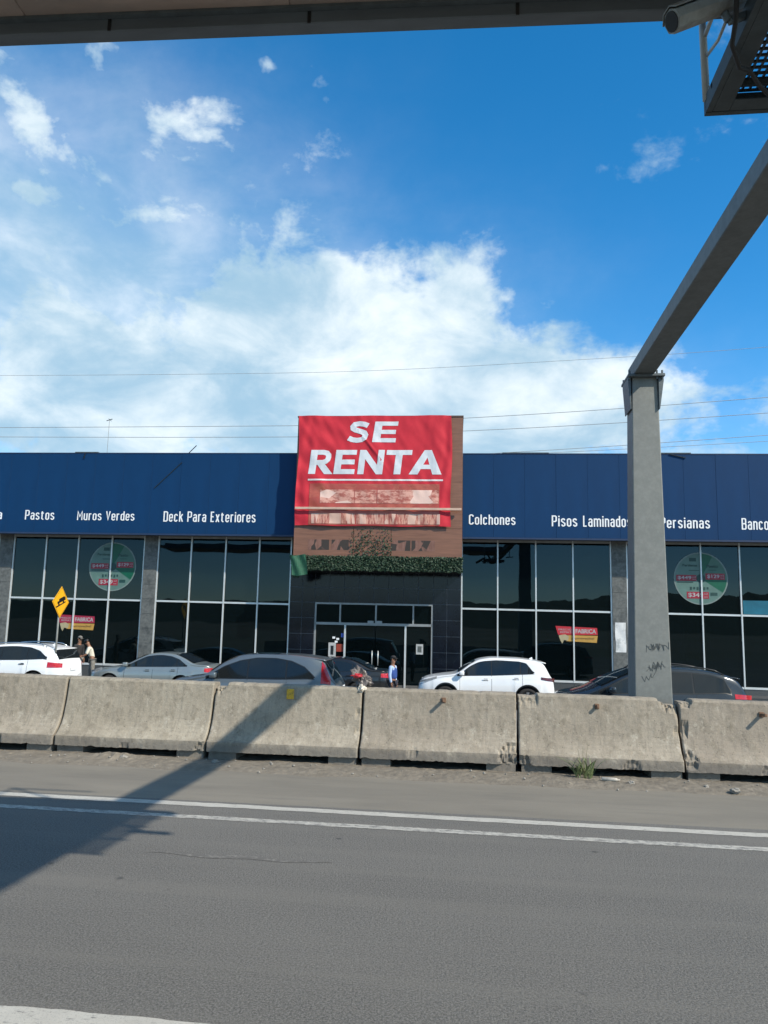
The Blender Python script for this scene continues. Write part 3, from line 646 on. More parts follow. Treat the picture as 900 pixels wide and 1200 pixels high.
s = MB(); s.tube([(-.12, 0, -.08), (-.12, 0, -.15)], .03, 8); s.bar((-.12, 0, -.15), (-.75, -.02, -.17), .05); s.box(-.85, -.74, -.08, .08, -.3, .35)
xf(put('mounting_arm', s.mesh('mounting_arm', bevel=.004), M_STEEL, sc))
s = MB(); pts = [(-.45, 0, -.02), (-.55, 0, -.03), (-.62, .05, -.16), (-.6, .02, -.34), (-.72, .2, -.42), (-.9, .35, -.40), (-1.1, .3, -.45), (-1.3, .1, -.5)]
s.tube([Vector(p) for p in pts], .014, 8); xf(put('cable', s.mesh('cable'), M_BLACK, sc, smooth=True))
s = MB(); s.tube([(-.42, 0, 0), (-.47, 0, 0)], .05, 10); s.tube([(-.46, .03, .03), (-.56, .03, .02)], .02, 8); xf(put('cable_gland', s.mesh('cable_gland'), M_TRIM, sc))

# ================================================================== STORE
DL = R(1.5)
st = empty('store_building', (0, 31, 0), DL, label='long single storey shop with blue fascia, dark glass front and brown central tower', cat='shop building')
def zmid(u): return 3.36-.0047*u
def zsill(u): return .66-.0085*u
ZT = 6.06; UL, UR = -34.0, 26.0; FO = -1.0
wall = MB(); wall.box(UL, UR, 14, 14.3, -.3, 9.3); wall.box(UL-.3, UL, -.3, 14.3, -.3, 9.3); wall.box(UR, UR+.3, -.3, 14.3, -.3, 9.3)
put('outer_wall', wall.mesh('outer_wall'), M_WALL, st)
boxo('roof', UL-.3, UR+.3, -.9, 14.3, 9.302, 9.36, M_WALL, st)
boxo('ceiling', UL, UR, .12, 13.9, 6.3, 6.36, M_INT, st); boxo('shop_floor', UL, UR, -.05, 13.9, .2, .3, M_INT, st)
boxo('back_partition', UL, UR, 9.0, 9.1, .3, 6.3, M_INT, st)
boxo('header', UL, UR, -.02, .12, ZT+.06, 9.3, M_WALL, st)
boxo('soffit', UL, UR, FO+.03, -.02, 6.15, 6.19, mat('dark_soffit', (.07, .075, .08), .7), st)
# sill wall of granite slabs
def vert_slab(name, u0, u1, za, zb, n0, n1, m, parent):
    """slab with its own heights at each end"""
    s = MB(); v = [(u0, n0, za(u0)), (u1, n0, za(u1)), (u1, n1, za(u1)), (u0, n1, za(u0)), (u0, n0, zb(u0)), (u1, n0, zb(u1)), (u1, n1, zb(u1)), (u0, n1, zb(u0))]
    s.add(v, [(3, 2, 1, 0), (4, 5, 6, 7), (0, 1, 5, 4), (1, 2, 6, 5), (2, 3, 7, 6), (3, 0, 4, 7)]); return put(name, s.mesh(name), m, parent)
MUL_L = [-19.48, -18.05, -16.63, -15.17, -13.75]; MUL_M = [-13.14, -11.73, -10.27, -8.85, -7.52]
MUL_R = [-.55, .87, 2.37, 3.82, 5.28]; MUL_RR = [5.9, 7.3, 8.72, 10.18, 11.64, 13.1]; MUL_LL = [-25.9, -24.4, -22.95, -21.5, -20.12]
BAYS = [MUL_LL, MUL_L, MUL_M, MUL_R, MUL_RR]
for by in BAYS:
    for i, (a, b) in enumerate(zip(by, by[1:])):
        for za, zb in ((zsill, zmid), (zmid, lambda u: ZT)):
            vert_slab('glass_pane', a+.004, b-.004, (lambda u, za=za: za(u)+.004), (lambda u, zb=zb: zb(u)-.004), -.004, .004, M_GLASS, st)
        vert_slab('transom', a+.028, b-.028, lambda u: zmid(u)-.035, lambda u: zmid(u)+.035, -.05, .03, M_ALU, st)
        vert_slab('sill_bar', a+.028, b-.028, lambda u: zsill(u)-.04, lambda u: zsill(u)+.04, -.055, .03, M_ALU, st)
        boxo('head_bar', a+.028, b-.028, -.05, .03, ZT-.04, ZT+.05, M_DALU, st)
        vert_slab('plinth_slab', a+.006, b-.006, lambda u: -.3, lambda u: zsill(u)-.045, -.03, .12, M_PLINTH, st)
    for u in by: vert_slab('mullion', u-.026, u+.026, lambda u: zsill(u)-.04, lambda u: ZT+.05, -.065, .035, M_ALU, st)
# stone clad pillars between the bays, tile by tile
def pillar(u0, u1):
    c = boxo('pillar', u0+.01, u1-.01, -.08, .2, -.2, 6.14, M_GROUT, st)
    z = -.1; r = 0
    while z < 6.1:
        h = min(.60, 6.13-z); j = random.uniform(0, .006)
        put('stone_tile', MB().box(u0, u1, -.105-j, -.081, z+.006, z+h-.006).mesh('stone_tile'), M_STONE, c); z += h; r += 1
for a, b in ((-20.09, -19.51), (-13.72, -13.17), (5.31, 5.87), (13.13, 13.7)): pillar(a, b)
# black tiled entrance wall
def in_door(u0, u1, z0, z1): return u1 > -6.42 and u0 < -1.70 and z0 < 3.5
boxo('entrance_backing', -7.49, -6.46, -.10, .1, -.2, 5.2, M_GROUT, st); boxo('entrance_backing', -1.68, -.58, -.10, .1, -.2, 5.2, M_GROUT, st); boxo('entrance_backing', -6.46, -1.68, -.10, .1, 3.50, 5.2, M_GROUT, st)
us = [-7.49, -6.98, -6.46]; 
t_ = (6.46-1.68)/8
us += [-6.46+t_*i for i in range(1, 9)]+[-1.13, -.58]
zt_ = [-.2+.0, .28, .89, 1.50, 2.11, 2.72, 3.33, 3.50, 4.10, 4.70, 5.2]
for i in range(len(us)-1):
    side = us[i] < -6.47 or us[i] >= -1.69
    zz = [-.2, .35, .98, 1.61, 2.24, 2.87, 3.50, 4.10, 4.72, 5.2] if side else [3.50, 4.10, 4.72, 5.2]
    for a, b in zip(zz, zz[1:]):
        j = random.uniform(0, .004); o_ = put('wall_tile', MB().box(us[i]+.010, us[i+1]-.010, -.110-j, -.101, a+.010, b-.010).mesh('wall_tile'), M_BTILE, st)
# entrance frame: transom lights, double door, side lights
zD, zH, zTop = .32, 2.66, 3.46
dl = MB(); dl.box(-6.44, -1.70, -.09, .05, zH-.05, zH+.05); put('door_header', dl.mesh('door_header'), M_DALU, st)
boxo('top_rail', -6.44, -1.70, -.09, .05, zTop-.03, zTop+.035, M_DALU, st)
for u in (-6.42, -1.72): boxo('jamb', u-.03, u+.03, -.09, .05, .1, zTop-.03, M_DALU, st)
for u in (-5.42, -3.97, -2.47): boxo('transom_mullion', u-.03, u+.03, -.08, .05, zH+.05, zTop-.03, M_DALU, st)
for a, b in ((-6.39, -5.45), (-5.39, -4.0), (-3.94, -2.5), (-2.44, -1.75)): boxo('transom_pane', a, b, -.01, 0, zH+.05, zTop-.03, M_GLASS, st)
for u in (-5.2, -2.77): boxo('door_post', u-.035, u+.035, -.09, .05, .1, zH-.05, M_ALU, st)
for a, b in ((-6.39, -5.235), (-2.735, -1.75)): boxo('side_pane', a, b, -.01, 0, .2, zH-.05, M_GLASS, st)
for a, b, hx in ((-5.16, -4.0, -4.09), (-3.97, -2.81, -3.85)):
    d = boxo('door', a, b, -.03, -.018, .15, zH-.06, M_GLASS, st)
    s = MB(); s.tube([(hx, -.09, 1.05), (hx, -.09, 1.62)], .018, 8); s.tube([(hx, -.02, 1.12), (hx, -.09, 1.12)], .01, 6); s.tube([(hx, -.02, 1.55), (hx, -.09, 1.55)], .01, 6)
    put('handle', s.mesh('handle'), M_ALU, d, smooth=True)
for u in (-4.17, -3.83): boxo('door_closer', u-.12, u+.12, -.12, -.092, zH-.0, zH+.14, M_DALU, st)
# notices stuck on the entrance glass
boxo('door_notice', -5.86, -5.56, -.022, -.012, 1.35, 1.90, mat('white_notice', (.42, .43, .43), .6, 0, .25, 20), st, label='white notice with dark figure')
boxo('notice_figure', -5.77, -5.65, -.027, -.0225, 1.42, 1.78, M_TRIM, st)
boxo('door_notice', -5.54, -5.26, -.022, -.012, 1.55, 1.85, mat('dull_red_notice', (.28, .04, .02), .6), st, label='red notice')
boxo('door_sticker', -5.36, -5.24, -.022, -.012, 2.12, 2.28, mat('blue_sticker', (.04, .09, .4), .5), st, label='blue sticker')
for u, z in ((-5.5, 2.05), (-5.56, 1.94), (-5.66, 2.1)): boxo('door_sticker', u-.05, u+.06, -.022, -.012, z-.04, z+.04, M_WHITE, st, label='small white sticker')
boxo('door_notice', -2.34, -2.06, -.022, -.012, 1.52, 1.92, MATS['white_notice'], st, label='white framed notice')
boxo('notice_print', -2.28, -2.12, -.027, -.0225, 1.60, 1.84, mat('grey_print', (.08, .09, .09), .6, 0, .8, 60), st)
# blue fascia, panel by panel
fas = []
def fascia(u0, u1, n):
    w = (u1-u0)/n; me = MB().box(.002, w-.002, 0, .06, 6.12, 9.42).mesh('fascia_panel', bevel=.003)
    for i in range(n):
        o = put('fascia_panel', me, M_BLUE, st, loc=(u0+w*i, FO+random.uniform(-.003, .003), 0)); fas.append(o)
    boxo('fascia_back', u0, u1, FO+.07, FO+.10, 6.14, 9.40, M_WALL, st)
    boxo('fascia_drip_edge', u0, u1, FO-.015, FO+.06, 6.05, 6.118, mat('dark_blue_trim', (.012, .03, .08), .5), st)
    boxo('fascia_coping', u0, u1, FO-.012, FO+.12, 9.422, 9.46, MATS['dark_blue_trim'], st)
fascia(UL, -7.137, 22); fascia(-.553, UR, 22)
for a, b, dz in ((-16.6, -15.6, .03), (1.0, 2.8, .03), (6.8, 8.2, .03)): boxo('loose_coping_strip', a, b, FO-.03, FO+.1, 9.462, 9.462+dz, M_STEEL, st)
s = MB(); s.bar((-13.1, FO-.02, 7.98), (-12.0, FO-.025, 9.05), .025); s.bar((-11.75, FO, 9.44), (-11.45, FO+.05, 9.78), .03); s.bar((-16.2, FO-.03, 9.2), (-16.15, FO-.03, 9.45), .03); s.bar((7.4, FO-.03, 9.43), (8.0, FO-.03, 9.28), .03)  # the long diagonal bar is a dangling cable's shadow, modelled as a dark strip
put('wire_and_shadow_bars', s.mesh('wire_and_shadow_bars'), M_TRIM, st)
s = MB()
for u in (-19, -17.1, -15.3, -12.2, -10.1, 1.1, 2.2, 3.6, 6.6, 8.1, 9.6): s.tube([(u, FO+.16, 6.145), (u+.22, FO+.16, 6.12)], .035, 8)
put('soffit_lamp', s.mesh('soffit_lamp'), M_STEEL, st)
for t, a, b, z0, z1 in (('Pastos', -18.55, -17.28, 6.63, 7.03), ('Muros Verdes', -16.3, -13.86, 6.61, 7.03), ('Deck Para Exteriores', -12.64, -8.82, 6.60, 7.03), ('Colchones', -.30, 1.50, 6.61, 7.01),
                        ('Pisos', 2.89, 3.86, 6.57, 7.0), ('Laminados', 4.08, 5.90, 6.57, 7.0), ('Persianas', 6.97, 8.81, 6.55, 6.97), ('Bancos', 9.97, 11.15, 6.52, 6.96), ('a', -19.76, -19.55, 6.64, 6.93)):
    text_box('lettering', t, a, b, z0, z1, FO-.014, M_WHITE, st, src=stroke_word(t), label='white word ' + t if len(t) > 1 else None)

# --- brown tower
T0, T1, TF = -7.13, -.56, -1.5
tw = MB(); tw.box(T0, T1, TF+.06, 2, 5.21, 10.80); put('tower_body', tw.mesh('tower_body'), M_BROWN, st)
boxo('tower_underside', T0, T1, TF+.06, -.12, 4.72, 5.20, M_TRIM, st)
boxo('tower_coping', T0-.02, T1+.02, TF-.02, 2.02, 10.802, 10.86, mat('brown_trim', (.09, .05, .035), .5), st)
for a, b, z0, z1 in ((T0, -4.78, 5.22, 6.38), (-3.30, T1, 5.22, 6.38), (T0, -3.9, 6.39, 8.2), (-3.89, T1, 6.39, 8.2), (T0, T1, 8.21, 10.80), (-4.77, -3.31, 5.22, 6.38)):
    boxo('brown_panel', a+.005, b-.005, TF, TF+.055, z0, z1, M_BROWN, st)
def patch_mat(name, ca, cb, cc_, sc=(1, 1, 1), k=2.2):
    m, t, b, N, L, noise, rng, mixc, mth, bump, xyz = node_rig(name)
    v = N.new('ShaderNodeTexVoronoi'); v.inputs['Scale'].default_value = k; mp = N.new('ShaderNodeMapping'); mp.inputs['Scale'].default_value = sc
    L.new(N['Texture Coordinate'].outputs['Object'], mp.inputs[0]); L.new(mp.outputs[0], v.inputs['Vector'])
    c = mixc(rng(noise(4, 5, .7, sc), .42, .56), ca, cb); sp = N.new('ShaderNodeSeparateColor'); L.new(v.outputs['Color'], sp.inputs[0])
    c = mixc(rng(sp.outputs[0], .62, .7), c, cc_); L.new(c, b.inputs['Base Color']); b.inputs['Roughness'].default_value = .35; return m
M_OLD = patch_mat('faded_old_print', (.17, .08, .055), (.22, .11, .08), (.045, .03, .02), (2.2, 1, .9), 2.4)
for a, b in ((-6.55, -5.72), (-5.62, -4.95), (-3.30, -2.55), (-2.50, -1.6)): boxo('faded_print', a, b, TF-.006, TF-.001, 5.50, 5.90, M_OLD, st)
# ivy strip under the tower
def leaves(n, u0, u1, z0, z1, depth, s, keep=lambda u, z: True):
    for _ in range(n):
        u = random.uniform(u0, u1); z = random.uniform(z0, z1)
        if not keep(u, z): continue
        c = Vector((u, TF-random.uniform(.01, depth), z)); r = random.uniform(.025, .05)
        q = Matrix.Rotation(random.uniform(0, 6.28), 3, 'Y') @ Matrix.Rotation(random.uniform(-.9, .9), 3, 'X') @ Matrix.Rotation(random.uniform(-.9, .9), 3, 'Z')
        v = [c+q @ Vector(p)*r for p in ((0, 0, -1), (.7, .15, 0), (0, 0, 1.1), (-.7, .15, 0))]; s.add(v, [(0, 1, 2, 3)])
s = MB(); leaves(7500, T0-.03, T1+.02, 4.68, 5.26, .16, s, lambda u, z: z > 4.70+.05*mnoise.noise(Vector((u*4, 0, 0))))
leaves(650, -4.85, -3.25, 5.2, 6.35, .10, s, lambda u, z: random.random() < 1.15-.75*(z-5.2)/1.1-abs(u+4.05)*.3*(z-5.0))
leaves(160, -7.1, -6.85, 4.40, 4.75, .10, s)
put('ivy_strip', s.mesh('ivy_strip', fix=False), M_LEAF, st, kind='stuff')
boxo('ivy_backing', T0, T1, TF+.01, TF+.055, 4.70, 5.21, mat('dark_green_mesh', (.012, .03, .015), .8), st)
s = MB(); s.grid(lambda u, v: (-7.12+.62*u-.12*v*v, TF-.19+.03*math.sin(u*9+v*3), 4.45+.78*v+.12*abs(u-.35)), 10, 8); put('torn_green_cloth', s.mesh('torn_green_cloth', fix=False), mat('green_cloth', (.012, .085, .045), .7, 0, .3, 10), st)

# ================================================================== BANNER on the tower
bn = empty('rent_banner', (0, 31, 0), DL, label='big red banner reading SE RENTA in white letters, hung over the brown tower', cat='banner')
BN = TF-.10
def wr_(u, z):
    """folds of the hanging cloth"""
    du = min(u+7.05, -1.0-u)
    edge = math.exp(-max(0, du)/.45)
    f = .035*mnoise.noise(Vector((u*1.1, 0, z*.8)))+.022*mnoise.noise(Vector((u*3.2+z*1.6, 1, z*1.3)))
    f += .035*edge*math.sin((u*1.0-z*.10)*13+3.2*mnoise.noise(Vector((u*1.5, 4, z*.7))))*(.55+.9*mnoise.noise(Vector((u*2, 7, z*.9))))+.016*math.sin((u*.55+z)*7.5)*math.exp(-((u+6.2)/1.0)**2)
    d = u+4.2+(z-9.6)*.75
    f -= .03*math.exp(-(d/.06)**2)*math.exp(-((z-9.6)/.7)**2)
    return f
def bedge(u, z):
    s_ = -.03*math.sin((z-6.4)*1.6); return u+s_
s = MB(); s.grid(lambda a, b: (bedge(-7.06+6.06*a+.0*b, 6.44+4.40*b) + (.03*(1-b))*(-1 if a < .5 else -3.0*0), BN+wr_(-7.06+6.06*a, 6.44+4.4*b), 6.44+4.40*b+.012*math.sin(a*16)), 170, 120)
M_RED = mat('red_banner_cloth', (.52, .030, .047), .6, 0, .08, 2, spec=.2)
put('cloth', s.mesh('cloth', fix=False), M_RED, bn, smooth=True)
M_LET = mat('pale_banner_letters', (.60, .63, .67), .5, 0, .05, 4)
def letter(ch, u0, u1, z0, z1): text_box('letter', ch, u0, u1, z0, z1, BN-.008, M_LET, bn, shear=.10, warp=wr_, cut=.12, src=big_letter(ch))
letter('S', -5.12, -4.24, 9.74, 10.62); letter('E', -4.12, -3.09, 9.76, 10.60)
for ch, a, b in (('R', -6.63, -5.66), ('E', -5.63, -4.70), ('N', -4.68, -3.60), ('T', -3.54, -2.52), ('A', -2.66, -1.38)): letter(ch, a, b, 8.48, 9.45)
def strip(name, u0, u1, z0, z1, m, off, nu=90, nv=4):
    s = MB(); s.grid(lambda a, b: (u0+(u1-u0)*a, BN-off+wr_(u0+(u1-u0)*a, z0+(z1-z0)*b), z0+(z1-z0)*b), nu, nv); return put(name, s.mesh(name, fix=False), m, bn, smooth=True)
strip('white_rule', -6.63, -1.32, 8.22, 8.285, mat('white_print', (.72, .68, .68), .5), .008, 120, 2)
M_LOW = patch_mat('brick_red_print', (.36, .075, .05), (.42, .10, .065), (.38, .07, .05), (1, 1, 2), 1.5)
strip('lower_print', -6.55, -1.45, 6.47, 8.10, M_LOW, .008, 120, 30)
M_ROW = patch_mat('washed_out_print', (.36, .10, .07), (.62, .32, .25), (.75, .52, .44), (1, 1, 2.2), 1.6)
M_ROW2 = patch_mat('washed_out_print_lower', (.32, .08, .06), (.58, .30, .22), (.62, .40, .32), (4.5, 1, .8), 1.4)
for a, b in ((-6.12, -4.78), (-4.75, -3.9), (-3.86, -1.48)): strip('washed_out_photo', a, b, 7.33, 7.86, M_ROW, .016, 60, 16)
for a, b in ((-6.45, -4.72), (-4.66, -3.6), (-3.56, -1.42)): strip('washed_out_photo', a, b, 6.52, 6.92, M_ROW2, .016, 60, 16)
boxo('batten', -7.08, -.60, BN-.13, BN-.07, 7.06, 7.15, mat('pale_wood_batten', (.52, .36, .28), .6, 0, .2, 8, stretch=(.4, 1, 1)), bn, bevel=.006)

# ================================================================== POSTERS on the glass
def poster(u, z, n, rz, lb):
    p = empty('round_poster', tuple(Matrix.Rotation(DL, 3, 'Z') @ Vector((u, n, z)) + Vector((0, 31, 0))), DL, label=lb, cat='poster', group='round price posters on the shop glass')
    return p
M_PG = mat('pale_green_print', (.09, .165, .145), .45, 0, .15, 3); M_PM = mat('mid_green_print', (.05, .13, .10), .45, 0, .1, 3); M_PD = mat('deep_green_print', (.0, .085, .045), .45)
M_PR = mat('red_price_print', (.27, .012, .03), .45); M_PK = mat('dark_print', (.012, .05, .045), .5); M_PW = mat('white_price_print', (.36, .34, .35), .5)
def round_poster(u, z, lb):
    p = poster(u, z, -.014, 0, lb); r = 1.0
    s = MB(); s.add([(r*1.02*math.cos(a), 0, r*1.02*math.sin(a)) for a in [2*math.pi*i/64 for i in range(64)]], [tuple(range(64))]); put('rim', s.mesh('rim'), mat('poster_rim', (.16, .21, .20), .5), p)
    def sector(name, a0, a1, m, n):
        s = MB(); pts = [(0, n, 0)]+[(r*.97*math.cos(R(a0+(a1-a0)*i/24)), n, r*.97*math.sin(R(a0+(a1-a0)*i/24))) for i in range(25)]
        s.add(pts, [tuple(range(26))]); put(name, s.mesh(name), m, p)
    sector('wedge', 92, 212, M_PG, -.003); sector('wedge', -35, 92, M_PM, -.003); sector('wedge', 212, 325, M_PG, -.003); sector('wedge', -33, -3, M_PD, -.005); sector('wedge', 62, 92, M_PD, -.005)
    def blk(a, b, c, d, m, n=-.008): put('print_block', MB().box(a, b, n, n+.002, c, d).mesh('print_block'), m, p)
    s = MB(); s.add([(.17*math.cos(a), -.006, .17*math.sin(a)) for a in [2*math.pi*i/24 for i in range(24)]], [tuple(range(24))]); put('hub_print', s.mesh('hub_print'), M_PK, p)
    blk(-.93, -.17, -.10, .13, M_PR); blk(.18, .90, -.04, .20, M_PR); blk(-.55, .28, -.78, -.52, M_PR)
    for t, a, b, c, d in (('$449', -.88, -.36, -.06, .09), ('$129', .24, .70, .0, .16), ('$349', -.50, .06, -.74, -.56)):
        text_box('price', t, a, b, c, d, -.0125, M_PW, p, bold=.02)
        e = b+.04; text_box('price', 'm2', e, e+.13, d-.07, d, -.0125, M_PW, p); text_box('price', 'IVA', e, e+.13, c, c+.05, -.0125, M_PW, p)
    text_box('poster_text', 'Pasto', .22, .66, .42, .54, -.0125, M_PK, p, bold=.03)
    text_box('poster_text', 'Persianas', -.68, -.12, .46, .56, -.0125, M_PK, p, bold=.03)
    blk(-.42, -.16, .66, .80, M_PK, -.011); blk(-.9, -.3, -.17, -.13, M_PK, -.011); blk(-.45, -.05, .30, .325, M_PK, -.011); blk(.3, .6, .32, .34, M_PK, -.011); blk(.34, .6, -.66, -.54, M_PK, -.011)
    for i in range(6): blk(-.42+.125*i, -.35+.125*i, -.45+.03*(i % 2), -.33, M_PK, -.011)
    return p
round_poster(-15.10, 4.81, 'round green price poster on the left shop window, above the yellow diamond sign')
round_poster(8.71, 4.71, 'round green price poster on the right shop window, right of the steel column')
def fab(u, z, col, lb, w=1.6):
    p = empty('shop_poster', tuple(Matrix.Rotation(DL, 3, 'Z') @ Vector((u, -.016, z)) + Vector((0, 31, 0))), DL, label=lb, cat='poster', group='small promotional posters on the shop glass')
    q = lambda name, poly, m, n: put(name, MB().prism(poly, n, n+.003).mesh(name), m, p)
    q('red_band', [(-.82, .32), (.78, .27), (.80, .0), (-.72, -.02)], col, 0)
    q('yellow_band', [(-.36, -.03), (.80, -.03), (.76, -.30), (-.40, -.26)], mat('yellow_print', (.42, .24, .05), .5), -.001)
    q('pale_figure', [(-.70, -.05), (-.58, -.02), (-.45, .0), (-.30, -.08), (-.34, -.24), (-.50, -.22), (-.56, -.36), (-.63, -.25)], mat('pale_yellow_print', (.36, .31, .19), .5), -.003)
    text_box('word', 'FABRICA', -.05, .74, .05, .22, -.004, M_PW, p, bold=.03)
    text_box('word', 'PRECIOS', -.70, -.12, .15, .22, -.004, M_PW, p); text_box('word', 'REMATE', -.64, -.14, .05, .12, -.004, M_PW, p)
    text_box('word', '¡Aprovecha!', -.22, .66, -.20, -.10, -.005, mat('brown_print', (.12, .06, .02), .5), p, bold=.02)
    return p
fab(-16.50, 2.46, mat('crimson_band_print', (.30, .012, .045), .5), 'crimson and yellow shop poster on the glass beside the yellow diamond sign')
fab(3.94, 2.44, mat('red_band_print', (.42, .018, .03), .5), 'red and yellow shop poster on the glass above the white crossover')
def facade_thing(name, u, n, z, me, m, **k):
    o = put(name, me, m, **k); o.location = tuple(Matrix.Rotation(DL, 3, 'Z') @ Vector((u, n, z)) + Vector((0, 31, 0))); o.rotation_euler.z = DL; return o
facade_thing('teal_poster', 10.95, -.02, 3.62, MB().box(-.70, .9, 0, .004, -.26, .27).mesh('teal_poster'), mat('teal_print', (.008, .11, .17), .4, 0, .25, 2), label='teal banner on the glass at the right edge', cat='poster')
facade_thing('paper_sheet', 5.59, -.118, 2.36, MB().grid(lambda a, b: (-.2+.4*a+.01*math.sin(b*7), -.006+.006*math.sin(a*5+b*9), -.56+1.14*b), 6, 12).mesh('paper_sheet', fix=False),
             mat('weathered_white_paper', (.62, .63, .63), .7, 0, .06, 6, .3, 10, c2=(.42, .44, .44), c2f=(.52, .6)), label='weathered white paper sheet pasted on the grey stone pillar', cat='poster')
# things that show dimly inside the right bay
for u, n, w, h, c, lb in ((8.9, 2.0, .5, 5.9, (.16, .05, .04), 'dark red square pillar inside the shop behind the right windows'), (7.2, 2.6, .6, 5.9, (.3, .3, .28), 'pale square pillar inside the shop behind the right windows')):
    facade_thing('interior_pillar', u, n, .3, MB().box(-w/2, w/2, -w/2, w/2, 0, h).mesh('interior_pillar', bevel=.01), mat('pillar_paint'+str(u)[0], c, .7), label=lb, cat='pillar')

# ================================================================== CARS
def pchip(P):
    P = sorted(P); xs = [p[0] for p in P]; ys = [p[1] for p in P]; n = len(P)
    h = [xs[i+1]-xs[i] for i in range(n-1)]; d = [(ys[i+1]-ys[i])/h[i] for i in range(n-1)]; mm = [0]*n
    for i in range(1, n-1):
        if d[i-1]*d[i] > 0: w1 = 2*h[i]+h[i-1]; w2 = h[i]+2*h[i-1]; mm[i] = (w1+w2)/(w1/d[i-1]+w2/d[i])
    mm[0] = d[0]; mm[-1] = d[-1]
    def f(x):
        x = max(xs[0], min(xs[-1], x)); i = 0
        while i < n-2 and x > xs[i+1]: i += 1
        t = (x-xs[i])/h[i]; t2 = t*t; t3 = t2*t
        return (2*t3-3*t2+1)*ys[i]+(t3-2*t2+t)*h[i]*mm[i]+(-2*t3+3*t2)*ys[i+1]+(t3-t2)*h[i]*mm[i+1]
    return f
def lerpf(P):
    def f(x):
        if x <= P[0][0]: return P[0][1]
        for (a, ya), (b, yb) in zip(P, P[1:]):
            if x <= b: return ya+(yb-ya)*(x-a)/(b-a)
        return P[-1][1]
    return f
def make_wheel(x, side, r, W, parent):
    y = side*(W-.13)
    def lathe(prof, n=36):
        v = [(x+rr*math.cos(2*math.pi*k/n), y+side*o, r+rr*math.sin(2*math.pi*k/n)) for o, rr in prof for k in range(n)]
        return v, [(i*n+k, i*n+(k+1) % n, (i+1)*n+(k+1) % n, (i+1)*n+k) for i in range(len(prof)-1) for k in range(n)]
    s = MB(); s.add(*lathe([(-.11, .62*r), (-.11, .93*r), (-.08, r), (.07, r), (.10, .93*r), (.105, .68*r), (.09, .66*r)])); t = put('tyre', s.mesh('tyre'), M_BLACK, parent, smooth=True)
    s = MB(); s.add(*lathe([(.095, .68*r), (.07, .64*r), (.0, .6*r)]))
    for k in range(5):
        a = 2*math.pi*k/5+.3
        for da in (-.13, .13): s.bar((x+.06*math.cos(a), y+side*.075, r+.06*math.sin(a)), (x+.64*r*math.cos(a+da), y+side*.085, r+.64*r*math.sin(a+da)), .045, .03, (0, 1, 0))
    s.add(*lathe([(.06, .09), (.095, .07), (.1, .001)])); put('rim', s.mesh('rim'), M_RIM, t)
    s = MB(); s.add(*lathe([(-.02, .6*r), (-.02, .02)])); put('brake_disc', s.mesh('brake_disc'), M_STEEL, t)
